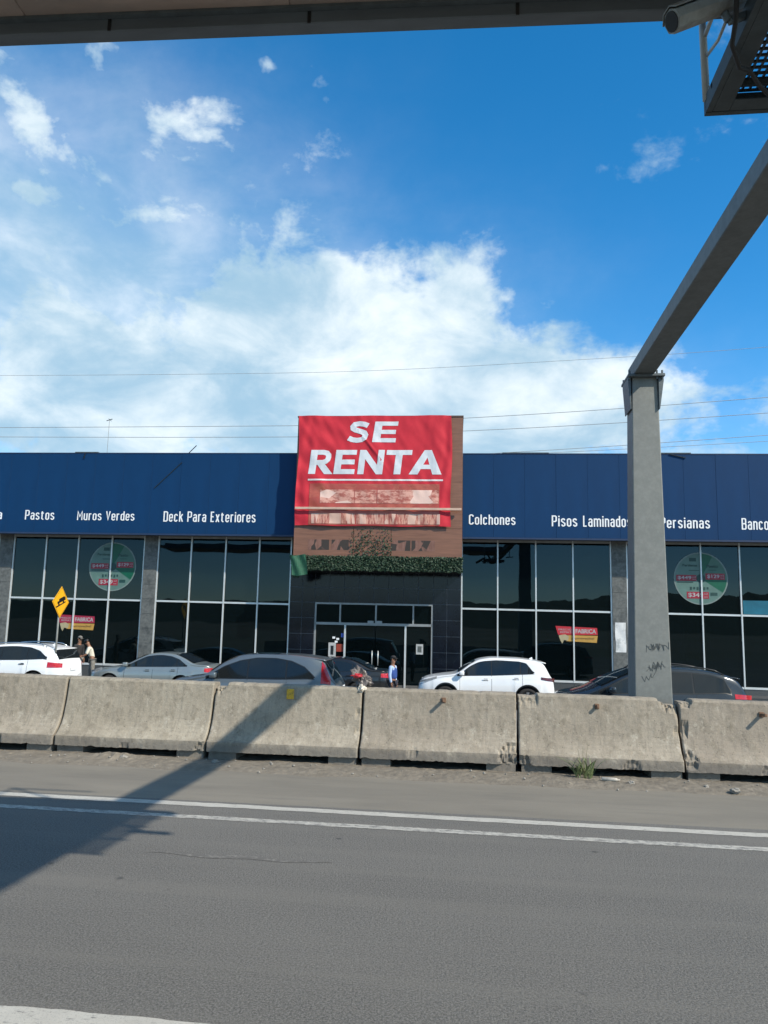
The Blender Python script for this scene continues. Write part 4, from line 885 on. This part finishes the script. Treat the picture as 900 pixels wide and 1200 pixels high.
def make_car(S, rootname, loc, paint, label, mirror_paint=None):
    L, W = S['L'], S['W']/2; top = pchip(S['top']); belt = lerpf(S['belt']); plan = pchip([(0, W*.66), (.10, W*.82), (.35, W*.94), (.9, W), (L-.9, W), (L-.35, W*.95), (L-.1, W*.86), (L, W*.74)])
    rw = S['rw']; ar = rw+.07; tum = S.get('tum', .34); sill = .24
    root = empty(rootname, loc, DL, label=label, cat=S['cat'])
    def rr(x): return min(.085, .42*max(.02, top(x)-min(belt(x), top(x)-.02)))
    def zb(x): return min(belt(x), top(x)-.02)
    def zl(x):
        z = sill
        for wx in S['wheels']:
            d = abs(x-wx)
            if d < ar: z = max(z, rw+math.sqrt(ar*ar-d*d))
        if x < .35: z = max(z, sill+.0)
        return z
    def ylow(x, z):
        t = (z-sill)/(zb(x)-sill+1e-6); t = max(0, min(1, t)); w = plan(x)
        fl = 0
        for wx in S['wheels']: fl = max(fl, smst(1-(abs(x-wx)-ar+.02)/.10)*smst((z-sill)/.2)*smst(1-(z-(2*rw+.12))/.15))
        return w*(.955+.045*math.sin(math.pi*min(1, t*1.05)))-.02*smst((t-.85)/.15)+.016*fl-.012*math.exp(-((z-(sill+.22))/.06)**2)
    def we(x): return plan(x)-.035-tum*(top(x)-rr(x)-zb(x))
    def yup(x, z):
        a, b = zb(x), top(x)-rr(x); t = max(0, min(1, (z-a)/(b-a+1e-6))); return (ylow(x, a)-.006)*(1-t)+we(x)*t
    def side(x, z): return yup(x, z) if z > zb(x) else ylow(x, z)
    xs = set([0, L]); x = 0
    while x < L: xs.add(round(x, 3)); x += .06
    for wx in S['wheels']:
        for k in range(25): xs.add(round(wx-ar*math.cos(math.pi*k/24), 4))
    xs = sorted(xs); rows = []
    for x in xs:
        a, b, c = zl(x), zb(x), top(x); r = rr(x); half = []
        a = min(a, b-.03)
        for k in range(9): z = a+(b-a)*k/8; half.append((ylow(x, z), z))
        for k in range(1, 5): z = b+(c-r-b)*k/4; half.append((yup(x, z), z))
        e = we(x)
        half += [(e-.025, c-r*.45), (e-.075, c-r*.12), (e*.75, c), (e*.4, c+.012), (0, c+.016)]
        full = [(x, -y, z) for y, z in half]+[(x, y, z) for y, z in reversed(half[:-1])]
        rows.append(full)
    n = len(rows[0]); s = MB(); s.v = [p for r_ in rows for p in r_]
    s.f = [(i*n+k, i*n+k+1, (i+1)*n+k+1, (i+1)*n+k) for i in range(len(rows)-1) for k in range(n-1)]
    s.f += [tuple(range(n)), tuple(reversed(range((len(rows)-1)*n, len(rows)*n)))]
    me = s.mesh('body', merge=.0005); put('body', me, paint, root, smooth=True)
    u = MB(); u.box(.2, L-.2, -W+.12, W-.12, sill-.02, sill+.06)
    for wx in S['wheels']: u.box(wx-ar+.02, wx+ar-.02, -W+.26, W-.26, sill+.06, 2*rw+.12)
    put('underbody', u.mesh('underbody'), M_TRIM, root)
    def patch(name, x0, x1, zlo, zhi, m, off, sgn, nx=16, nz=4):
        q = MB(); q.grid(lambda a, b: (lambda X: (lambda Z: (X, sgn*(side(X, Z)+off), Z))(zlo(X)+(max(zlo(X)+.002, zhi(X))-zlo(X))*b))(x0+(x1-x0)*a), nx, nz); return put(name, q.mesh(name, fix=False), m, root, smooth=True)
    C = lambda v: (lambda X: v)
    for sg in (-1, 1):
        # dark surround then the panes themselves
        tp = lerpf(S['wtop']); lim = lambda X: min(tp(X), top(X)-rr(X)-.015)
        lo = lambda X: belt(X)+.02
        wx0, wx1 = S['wtop'][0][0], S['wtop'][-1][0]
        patch('window_trim', wx0-.03, wx1+.03, lambda X: lo(X)-.02, lambda X: lim(X)+.025, S.get('trim', M_TRIM), .004, sg, 40)
        pil = S['pillars']; ed = [wx0]+pil+[wx1]
        for i in range(len(ed)-1): patch('side_window', ed[i]+(.02 if i else 0), ed[i+1]-(.02 if i < len(ed)-2 else 0), lo, lim, M_CARGL, .009, sg, 18)
        for dx in S['seams']: patch('door_seam', dx-.005, dx+.005, lambda X: max(zl(X), sill+.08), lambda X: belt(X), M_TRIM, .002, sg, 1, 12)
        patch('door_seam', S['seams'][0], S['seams'][-1], lambda X: sill+.075, lambda X: sill+.085, M_TRIM, .002, sg, 20, 1)
        if S.get('clad'): patch('sill_cladding', .25, L-.25, lambda X: zl(X)+.0, lambda X: max(zl(X)+.045, sill+.09), M_TRIM, .006, sg, 90, 2)
        for hx in S['handles']:
            z = belt(hx)-.13; y = ylow(hx, z); q = MB(); q.box(hx-.10, hx+.10, sg*(y+.012)-.012, sg*(y+.012)+.014, z-.016, z+.016)
            put('door_handle', q.mesh('door_handle', bevel=.006), S.get('handlem', paint), root)
            patch('handle_recess', hx-.07, hx+.07, C(z-.035), C(z+.035), M_TRIM, .001, sg, 2, 1)
        mxx = S['mirror']; z = belt(mxx)+.05; y = side(mxx, z)
        q = MB(); q.box(mxx-.06, mxx+.10, sg*(y+.04) if sg > 0 else -(y+.22), sg*(y+.22) if sg > 0 else -(y+.04), z-.02, z+.12); put('wing_mirror', q.mesh('wing_mirror', bevel=.03, seg=2), mirror_paint or paint, root, smooth=True)
        for (x0, x1, a0, a1, b0, b1) in S['tail']:      # tail lamps: bottom edge a0->a1, top edge b0->b1
            patch('tail_lamp', x0, x1, (lambda X: a0+(a1-a0)*(X-x0)/(x1-x0)), (lambda X: b0+(b1-b0)*(X-x0)/(x1-x0)), S.get('tailm', M_TAIL), .010, sg, 10)
        x0, x1, a0, a1, b0, b1 = S['head']
        patch('headlight', x0, x1, (lambda X: a0+(a1-a0)*(X-x0)/(x1-x0)), (lambda X: b0+(b1-b0)*(X-x0)/(x1-x0)), M_LAMP, .006, sg, 12)
        for wx in S['wheels']: make_wheel(wx, sg, rw, W-.0, root)
        if S.get('rails'):
            a, b = S['rails']; q = MB(); q.tube([(a, sg*(we(a)-.05), top(a)-.02)]+[(a+(b-a)*k/10, sg*(we(a+(b-a)*k/10)-.05), top(a+(b-a)*k/10)+.045) for k in range(1, 10)]+[(b, sg*(we(b)-.05), top(b)-.02)], .016, 8)
            put('roof_rail', q.mesh('roof_rail'), S.get('railm', M_CHROME), root, smooth=True)
    def topg(name, x0, x1, m, ins=.05, off=.008, wf=None):
        def fn(a, b):
            X = x0+(x1-x0)*a; d = .01; sl_ = (top(X+d)-top(X-d))/(2*d); nn = Vector((-sl_, 0, 1)).normalized()
            hw = we(X)-ins; Y = hw*(2*b-1); Z = top(X)+.014*(1-(abs(2*b-1))**2); p = Vector((X, Y, Z))+nn*off; return tuple(p)
        q = MB(); q.grid(fn, 14, 10, True); return put(name, q.mesh(name, fix=False), m, root, smooth=True)
    topg('windscreen', *S['screen'], M_CARGL); topg('rear_window', *S['rear'], M_CARGL, S.get('rins', .08))
    if S.get('sunroof'): topg('sunroof', *S['sunroof'], M_CARGL, .15, .006)
    q = MB(); z = S['plate']; q.box(L-.0, L+.015, -.16, .16, z-.06, z+.07); put('number_plate', q.mesh('number_plate'), M_WHITE, root)
    q = MB(); q.box(-.02, .05, -.42, .42, S['grille']-.12, S['grille']+.10); put('grille', q.mesh('grille', bevel=.01), M_TRIM, root)
    if S.get('spoiler'):
        X = S['spoiler']; q = MB(); q.grid(lambda a, b: (X-.10+.27*a, (we(X)-.03)*(2*b-1), top(X)+.012-.03*a*a-.01), 4, 8); o = put('spoiler', q.mesh('spoiler', fix=False), paint, root, smooth=True); mo = o.modifiers.new('s', 'SOLIDIFY'); mo.thickness = .03
    if S.get('fin'): X = S['fin']; q = MB(); q.prism([(X-.08, top(X)), (X+.08, top(X)), (X+.07, top(X)+.075), (X+.03, top(X)+.07)], -.015, .015); put('roof_aerial', q.mesh('roof_aerial'), paint, root)
    q = MB(); q.tube([(L-.1, -.5, .3), (L+.02, -.5, .29)], .03, 8); put('exhaust_pipe', q.mesh('exhaust_pipe'), M_STEEL, root)
    return root
def paintm(name, c, metal=.0, rough=.28): return mat(name, c, rough, metal, .03, 2, coat=.7, spec=.5)
WHITE = paintm('white_car_paint', (.74, .76, .78)); SILVB = paintm('silver_blue_car_paint', (.25, .29, .30), .45); GREY = paintm('grey_car_paint', (.15, .175, .19), .45, .3); DBLUE = paintm('dark_navy_car_paint', (.022, .030, .040), .3, .22); BLK = paintm('black_car_paint', (.012, .013, .015), .1)
M_SMOKE = mat('smoked_red_lens', (.07, .012, .014), .15, 0, .3, 25, coat=.6)
CROSS = dict(cat='car', L=4.48, W=1.86, rw=.35, wheels=(.92, 3.59), fin=3.75, spoiler=4.02, grille=.62, plate=.72, mirror=1.42, clad=1, rails=None,
    top=[(0, .62), (.05, .80), (.25, .93), (.7, 1.02), (1.18, 1.09), (1.35, 1.17), (1.75, 1.45), (2.05, 1.58), (2.5, 1.64), (3.2, 1.635), (3.8, 1.58), (4.06, 1.53), (4.18, 1.38), (4.32, 1.12), (4.42, .96), (4.47, .72), (4.48, .6)],
    belt=[(0, .75), (.9, .98), (1.4, 1.03), (2.5, 1.07), (3.5, 1.13), (4.1, 1.17), (4.48, .9)], wtop=[(1.32, 1.06), (1.72, 1.36), (2.0, 1.49), (2.6, 1.545), (3.3, 1.52), (3.55, 1.47), (3.78, 1.19)], pillars=[2.42, 3.36], seams=(1.38, 2.42, 3.42), handles=(2.22, 3.22),
    tailm=M_SMOKE, tail=[(4.02, 4.47, .98, .90, 1.06, 1.02)], head=(.06, .62, .70, .93, .84, 1.0), screen=(1.32, 1.88), rear=(4.10, 4.33), rins=.10)
HATCH = dict(CROSS, tailm=M_TAIL, L=4.45, W=1.82, rw=.34, wheels=(.82, 3.55), fin=3.7, spoiler=4.02, rails=(1.9, 3.85), railm=M_CHROME, plate=.78, handlem=M_CHROME, clad=0,
    top=[(0, .62), (.05, .82), (.3, .97), (.8, 1.06), (1.2, 1.11), (1.4, 1.2), (1.8, 1.44), (2.15, 1.55), (2.8, 1.585), (3.4, 1.57), (3.9, 1.50), (4.08, 1.45), (4.25, 1.22), (4.33, 1.06), (4.40, .92), (4.44, .7), (4.45, .6)],
    belt=[(0, .78), (.9, 1.0), (1.5, 1.02), (3.0, 1.06), (3.8, 1.11), (4.2, 1.05), (4.45, .9)], wtop=[(1.35, 1.06), (1.8, 1.36), (2.1, 1.46), (2.8, 1.49), (3.3, 1.46), (3.65, 1.36), (3.9, 1.16)], pillars=[2.35, 3.25], seams=(1.38, 2.35, 3.3), handles=(2.15, 3.1),
    tail=[(3.98, 4.42, .84, .84, 1.02, .98)], screen=(1.38, 1.98), rear=(4.10, 4.31), rins=.02)
SEDAN = dict(cat='car', L=4.62, W=1.77, rw=.32, wheels=(.86, 3.52), grille=.55, plate=.75, mirror=1.45, clad=0, rails=None,
    top=[(0, .55), (.05, .70), (.3, .82), (.8, .91), (1.25, .97), (1.45, 1.04), (1.9, 1.27), (2.25, 1.41), (2.7, 1.455), (3.2, 1.42), (3.6, 1.28), (3.98, 1.10), (4.1, 1.075), (4.45, 1.05), (4.55, .98), (4.6, .75), (4.62, .6)],
    belt=[(0, .68), (.9, .88), (1.4, .93), (3.0, .97), (3.8, 1.0), (4.4, .99), (4.62, .8)], wtop=[(1.42, .96), (1.95, 1.22), (2.3, 1.335), (2.75, 1.36), (3.1, 1.32), (3.4, 1.22), (3.68, 1.02)], pillars=[2.42, 3.32], seams=(1.4, 2.45, 3.38), handles=(2.25, 3.2),
    tail=[(4.34, 4.60, .82, .80, .95, .96)], head=(.05, .55, .62, .80, .76, .90), screen=(1.45, 2.1), rear=(3.24, 3.94), rins=.06)
WAGON = dict(CROSS, tailm=M_TAIL, L=4.55, W=1.82, rw=.35, wheels=(.90, 3.52), fin=None, spoiler=4.0, sunroof=(2.2, 2.9), clad=1, plate=.85,
    top=[(0, .62), (.05, .84), (.25, 1.0), (.7, 1.08), (.98, 1.13), (1.2, 1.25), (1.62, 1.53), (1.98, 1.65), (2.5, 1.69), (3.2, 1.685), (3.8, 1.64), (4.08, 1.58), (4.20, 1.42), (4.40, 1.08), (4.48, .92), (4.54, .72), (4.55, .6)],
    belt=[(0, .8), (.9, 1.02), (1.3, 1.05), (3.0, 1.07), (3.7, 1.10), (4.3, 1.08), (4.55, .9)], wtop=[(1.12, 1.09), (1.55, 1.35), (1.95, 1.50), (2.4, 1.58), (2.9, 1.58), (3.3, 1.52), (3.65, 1.38), (3.86, 1.20), (3.9, 1.13)], pillars=[2.18, 3.18], seams=(1.25, 2.18, 3.2), handles=(2.0, 3.0),
    tail=[(4.08, 4.17, 1.0, 1.0, 1.55, 1.46), (4.17, 4.33, 1.0, .98, 1.46, 1.12)], screen=(1.16, 1.84), rear=(4.10, 4.40), rins=.11, mirror=1.3)
DARK = dict(WAGON, W=1.84, L=4.65, wheels=(.9, 3.6), sunroof=None, rails=(1.9, 4.0), railm=M_TRIM, spoiler=4.2,
    top=[(0, .6), (.05, .82), (.25, .98), (.6, 1.07), (.85, 1.14), (1.1, 1.25), (1.7, 1.52), (2.15, 1.66), (2.7, 1.71), (3.3, 1.69), (3.9, 1.60), (4.25, 1.50), (4.38, 1.36), (4.52, 1.10), (4.6, .92), (4.64, .72), (4.65, .6)],
    belt=[(0, .8), (.9, 1.0), (1.3, 1.06), (3.2, 1.10), (4.0, 1.14), (4.65, .95)], wtop=[(1.05, 1.10), (1.6, 1.38), (2.05, 1.53), (2.6, 1.60), (3.2, 1.59), (3.7, 1.54), (3.98, 1.46), (3.9, 1.2)][:7]+[(4.1, 1.2)], pillars=[2.25, 3.25], seams=(1.25, 2.25, 3.3), handles=(2.05, 3.1),
    tail=[(4.2, 4.64, 1.02, 1.0, 1.13, 1.10)], screen=(1.08, 1.9), rear=(4.30, 4.52))
def car_at(xrear, ynear, g, S, *a): # rear end and near side position on the ground, in road coordinates
    L, W = S['L'], S['W']; p = Vector((xrear, ynear, g))-Matrix.Rotation(DL, 3, 'Z') @ Vector((L, -W/2, 0)); return make_car(S, a[0], tuple(p), *a[1:])
car_at(-13.62, 24.4, .19, HATCH, 'parked_car', WHITE, 'white hatchback cut by the left edge, red tail lamp, beside two standing men')
car_at(-9.35, 27.0, .03, SEDAN, 'parked_car', SILVB, 'silver blue sedan parked between the two standing men and the grey estate-backed car')
car_at(-3.42, 19.5, .19, WAGON, 'parked_car', GREY, 'grey tall hatchback with upright red tail lamps, nearest behind the barriers')
car_at(-3.0, 27.2, .02, SEDAN, 'parked_car', BLK, 'black sedan mostly hidden before the shop entrance, left of the man in a blue vest')
car_at(2.60, 26.0, .03, CROSS, 'parked_car', WHITE, 'white crossover parked right of the entrance, black tinted windows')
car_at(6.60, 19.5, .12, DARK, 'parked_car', DBLUE, 'dark navy family car parked behind the steel column at the right')

# ================================================================== ROAD SIGN
sg = empty('warning_sign', (-13.89, 24.6, .2), R(90), label='yellow diamond warning sign on a post above the white hatchback', cat='road sign')
s = MB(); s.tube([(0, .03, 0), (0, .03, 3.45)], .032, 10); put('post', s.mesh('post'), M_GALV, sg, smooth=True)
d = .53; z0 = 2.995; pl = put('sign_plate', MB().prism([(0, z0-d), (d, z0), (0, z0+d), (-d, z0)], -.012, -.002).mesh('sign_plate', bevel=.002), M_YEL, sg)
def ring(d0, d1, n):
    s = MB(); o = [(0, -d1), (d1, 0), (0, d1), (-d1, 0)]; i_ = [(0, -d0), (d0, 0), (0, d0), (-d0, 0)]
    s.add([(x, n, z0+z) for x, z in o]+[(x, n, z0+z) for x, z in i_], [(k, (k+1) % 4, (k+1) % 4+4, k+4) for k in range(4)]); return s
put('border', ring(.48, .495, -.0145).mesh('border'), M_TRIM, pl)
s = MB()
for poly in ([(-.30, -.16), (.30, .04), (.30, -.0), (-.26, -.20)], [(-.20, -.07), (.20, .06), (.16, .20), (-.12, .10), (-.12, .03), (-.22, .01)], [(.19, .06), (.29, .09), (.26, .19), (.16, .20)]):
    s.add([(x, -.0145, z0+z) for x, z in poly], [tuple(range(len(poly)))])
for cx_, cz_ in ((-.12, -.08), (.16, .02)): s.add([(cx_+.045*math.cos(a), -.0165, z0+cz_+.045*math.sin(a)) for a in [2*math.pi*k/12 for k in range(12)]], [tuple(range(12))])
put('downhill_truck_symbol', s.mesh('downhill_truck_symbol', fix=False), M_TRIM, pl)

# ================================================================== PEOPLE
def skin_obj(name, chains, m, parent, sub=2):
    """one smooth surface grown over connected joints; chains: {id:(pos,r)}, edges"""
    V, Ed = chains; ids = list(V); me = bpy.data.meshes.new(name); me.from_pydata([V[i][0] for i in ids], [(ids.index(a), ids.index(b)) for a, b in Ed], [])
    o = bpy.data.objects.new(name, me); COL.objects.link(o); md = o.modifiers.new('k', 'SKIN'); sv = me.skin_vertices[0].data
    for k, i in enumerate(ids):
        r = V[i][1]; sv[k].radius = r if isinstance(r, tuple) else (r, r)
    sv[0].use_root = True; md.use_smooth_shade = True; o.modifiers.new('s', 'SUBSURF').levels = sub
    bpy.context.view_layer.update(); dg = bpy.context.evaluated_depsgraph_get(); e = bpy.data.meshes.new_from_object(o.evaluated_get(dg)); e.name = name
    bpy.data.objects.remove(o); e.materials.clear(); return put(name, e, m, parent, smooth=True)
def person(loc, rz, h, label, shirt, trousers, pose, cap=None, vest=None, hair=None, sleeve=.5, shoes=None):
    k = h/1.75; root = empty('person', loc, rz, label=label, cat='person')
    V3 = lambda x, y, z: Vector((x*k, y*k, z*k)); lean = pose.get('lean', 0)
    def T(p):   # upper body leans forward (towards -y) about the hips
        q = p-V3(0, 0, .95); return V3(0, 0, .95)+Matrix.Rotation(lean, 3, 'X') @ q
    J = dict(pel=V3(0, 0, .95), wai=T(V3(0, .0, 1.10)), che=T(V3(0, .0, 1.30)), nk=T(V3(0, .01, 1.47)), hb=T(V3(0, -.01, 1.56)), hd=T(V3(0, -.02, 1.66)))
    V = {i: (J[i], r) for i, r in (('pel', (.13*k, .10*k)), ('wai', (.125*k, .095*k)), ('che', (.15*k, .105*k)), ('nk', .055*k), ('hb', .075*k), ('hd', (.078*k, .092*k)))}
    Ed = [('pel', 'wai'), ('wai', 'che'), ('che', 'nk'), ('nk', 'hb'), ('hb', 'hd')]
    for s_, t in ((-1, 'l'), (1, 'r')):
        sh = T(V3(.19*s_, 0, 1.42)); a = pose[t]                     # arm: elbow and wrist offsets
        elb = sh+V3(*a[0]); wri = elb+V3(*a[1]); dv = (wri-elb).normalized(); pal = wri+dv*.07*k
        V['sh'+t] = (sh, .052*k); V['el'+t] = (elb, .042*k); V['wr'+t] = (wri, .027*k); V['pa'+t] = (pal, (.036*k, .020*k))
        Ed += [('che', 'sh'+t), ('sh'+t, 'el'+t), ('el'+t, 'wr'+t), ('wr'+t, 'pa'+t)]
        side_ = Vector((0, 1, 0)); side_ = (side_-dv*side_.dot(dv)).normalized(); cur = dv.cross(side_).normalized()*(-s_)
        for fi in range(4):
            o_ = side_*(fi-1.5)*.019*k; ln = (.068, .078, .073, .058)[fi]*k
            p1 = pal+dv*.03*k+o_; p2 = p1+dv*ln*.5+cur*.008*k; p3 = p2+dv*ln*.42+cur*.022*k
            for q, (pp, rad) in enumerate(((p1, .0095), (p2, .0085), (p3, .007))): V[f'f{t}{fi}{q}'] = (pp, rad*k)
            Ed += [('pa'+t, f'f{t}{fi}0'), (f'f{t}{fi}0', f'f{t}{fi}1'), (f'f{t}{fi}1', f'f{t}{fi}2')]
        p1 = wri+dv*.035*k-side_*.04*k; p2 = p1+dv*.035*k-side_*.018*k+cur*.01*k
        V[f'th{t}0'] = (p1, .011*k); V[f'th{t}1'] = (p2, .009*k); Ed += [('wr'+t, f'th{t}0'), (f'th{t}0', f'th{t}1')]
        lg = pose.get('leg'+t, (0, 0)); hip = V3(.09*s_, 0, .88); kn = hip+V3(.01*s_, -.02+lg[0], -.42); an = kn+V3(0, .03+lg[1], -.40); to = an+V3(.02*s_, -.15, -.045)
        V['hi'+t] = (hip, .088*k); V['kn'+t] = (kn, .056*k); V['an'+t] = (an, .04*k); V['to'+t] = (to, (.042*k, .03*k)); Ed += [('pel', 'hi'+t), ('hi'+t, 'kn'+t), ('kn'+t, 'an'+t), ('an'+t, 'to'+t)]
    skin_obj('body', (V, Ed), M_SKIN, root, 2)
    def sub(ids, grow, extra=()):
        VV = {i: (V[i][0], tuple(r+grow*k for r in (V[i][1] if isinstance(V[i][1], tuple) else (V[i][1],)*2))) for i in ids}; EE = [e for e in Ed if e[0] in ids and e[1] in ids]
        return VV, EE
    sv, se = sub(['che', 'wai', 'pel', 'shl', 'ell', 'shr', 'elr']+(['wrl', 'wrr'] if sleeve > .6 else []), .017); skin_obj('shirt', (sv, se), shirt, root, 2)
    sv, se = sub(['pel', 'hil', 'knl', 'anl', 'hir', 'knr', 'anr'], .02); skin_obj('trousers', (sv, se), trousers, root, 2)
    for t in 'lr':
        VV = {'a': (V['an'+t][0]-V3(0, -.03, .03), .05*k), 'b': (V['to'+t][0], (.052*k, .04*k))}; skin_obj('shoe', (VV, [('a', 'b')]), shoes or M_BLACK, root, 2)
    if vest:
        VV = {'n': (V['che'][0]+V3(0, 0, .10), (.16*k, .12*k)), 'c': (V['che'][0], (.205*k, .165*k)), 'w': (V['wai'][0], (.185*k, .16*k)), 'p': (V['pel'][0]+V3(0, 0, .03), (.18*k, .155*k))}; skin_obj('vest', (VV, [('n', 'c'), ('c', 'w'), ('w', 'p')]), vest, root, 2)
    hd = J['hd']; HR = Matrix.Rotation(lean+pose.get('nod', 0), 3, 'X')
    def hp(x, y, z): return tuple(hd+HR @ V3(x, y, z))
    s = MB(); s.add([hp(0, -.092, .01), hp(-.016, -.088, -.035), hp(.016, -.088, -.035), hp(0, -.118, -.03), hp(0, -.09, -.045)], [(0, 1, 3), (0, 3, 2), (1, 4, 3), (2, 3, 4)]); put('nose', s.mesh('nose'), M_SKIN, root)
    s = MB()
    for e in (-1, 1): s.tube([hp(e*.032, -.083, .012), hp(e*.032, -.093, .012)], .010*k, 8)
    s.bar(hp(-.025, -.092, -.062), hp(.025, -.092, -.062), .004, .008); put('eyes_and_mouth', s.mesh('eyes_and_mouth'), M_TRIM, root)
    s = MB()
    for e in (-1, 1): s.tube([hp(e*.076, .0, .02), hp(e*.092, .012, .0), hp(e*.078, .0, -.03)], [.008, .018, .006], 6)
    put('ears', s.mesh('ears'), M_SKIN, root)
    def dome(name, m, r, zc, cut, brim=False):
        bm = bmesh.new(); bmesh.ops.create_uvsphere(bm, u_segments=20, v_segments=12, radius=1)
        bmesh.ops.delete(bm, geom=[v for v in bm.verts if v.co.z < cut(v.co)], context='VERTS')
        for v in bm.verts: v.co = Vector(hp(v.co.x*r*.86, v.co.y*r+.005, v.co.z*r*.95+zc))
        me = bpy.data.meshes.new(name); bm.to_mesh(me); bm.free(); o = put(name, me, m, root, smooth=True); mo = o.modifiers.new('s', 'SOLIDIFY'); mo.thickness = .006
        if brim:
            s = MB(); s.grid(lambda a, b: hp((2*a-1)*.075, -.09-.085*b*(1-(2*a-1)**2*.6), zc+.018-.012*b-.02*(2*a-1)**2), 8, 4); put('cap_peak', s.mesh('cap_peak', fix=False), m, o)
    if cap: dome('cap', cap, .108, .028, lambda c: .02, True)
    if hair or cap: dome('hair', hair or M_TRIM, .104, .012, lambda c: -.35 if c.y > .1 else (.35 if c.y < -.5 else .05))
    return root
J_DARK = mat('dark_clothing', (.022, .022, .024), .85, 0, .3, 15, .3, 20); J_KHAKI = mat('grey_khaki_cloth', (.20, .19, .17), .85, 0, .3, 10, .3, 20); J_CREAM = mat('cream_shirt_cloth', (.62, .58, .48), .85, 0, .08, 10, .3, 15)
J_BLUE = mat('pale_blue_shirt_cloth', (.36, .47, .66), .8, 0, .06, 10); J_VEST = mat('royal_blue_vest', (.02, .06, .24), .8, 0, .2, 10); J_NAVY = mat('navy_trousers', (.015, .018, .03), .85)
HANG = dict(l=((-.04, .02, -.29), (.0, -.06, -.25)), r=((.04, .02, -.29), (.0, -.06, -.25)))
person((-15.42, 28.9, .20), R(70), 1.74, 'man in a cap and dark clothes standing beside the white hatchback', J_DARK, J_KHAKI, dict(HANG, lean=.05, l=((-.04, -.05, -.28), (.05, -.22, -.10))), cap=mat('grey_cap', (.16, .15, .14), .8, 0, .4, 30), sleeve=.9)
person((-14.6, 28.5, .20), R(-60), 1.70, 'man in a cream shirt bending forward next to the man in the cap', J_CREAM, J_KHAKI, dict(lean=.34, nod=.5, l=((-.03, -.10, -.27), (.06, -.20, -.10)), r=((.03, -.10, -.27), (-.06, -.20, -.10)), legl=(-.05, .02), legr=(.04, .0)), hair=M_TRIM, sleeve=.4)
person((-2.64, 25.1, .01), R(75), 1.66, 'man in a blue vest over a pale blue shirt standing near the shop entrance', J_BLUE, J_NAVY, dict(HANG), vest=J_VEST, hair=M_TRIM, cap=J_DARK, sleeve=.9)

# ================================================================== POWER LINES
def cable(pts, r, lb):
    f = pchip(pts); X0_, X1_ = pts[0][0], pts[-1][0]; s = MB(); s.tube([(X0_+(X1_-X0_)*i/80, 60, f(X0_+(X1_-X0_)*i/80)) for i in range(81)], r, 5)
    put('power_line', s.mesh('power_line'), M_LINE, None, label=lb, cat='power line', group='power lines behind the shop')
M_LINE = mat('grey_cable', (.30, .31, .32), .7)
cable([(-80, 25.5), (-41, 23.2), (-14.6, 23.0), (11, 23.8), (22, 24.4), (60, 28)], .016, 'topmost thin power line, crossing the clouds well above the banner')
cable([(-80, 19.5), (-41, 18.56), (-14.8, 18.5), (-.9, 19.0), (22, 20.4), (60, 24)], .024, 'second power line from the top, level with the top of the banner')
cable([(-80, 18.6), (-41, 17.74), (-14.8, 17.56), (-.9, 17.95), (22, 19.17), (60, 22.5)], .024, 'third power line from the top, just under the one level with the banner top')
cable([(-80, 16.4), (-20, 15.2), (2.8, 16.2), (22, 17.44), (60, 20.5)], .022, 'fourth power line from the top, close above the blue fascia at the right')
cable([(-80, 16.2), (-20, 15.0), (2.8, 16.0), (22, 16.97), (60, 19.6)], .018, 'lowest power line, almost touching the blue fascia at the right')
# thin mast on the roof at the left
s = MB(); s.tube([(0, 0, 0), (0, 0, 2.6)], .010, 6); ml = empty('roof_antenna', (-17.2, 33.5, 9.36), 0, label='thin antenna mast on the roof left of the banner', cat='antenna')
put('mast', s.mesh('mast'), M_GALV, ml); s = MB(); s.bar((-.14, 0, 2.52), (.14, 0, 2.60), .03); s.bar((-.05, 0, 2.62), (.1, 0, 2.5), .02); put('cross_arm', s.mesh('cross_arm'), M_STEEL, ml)
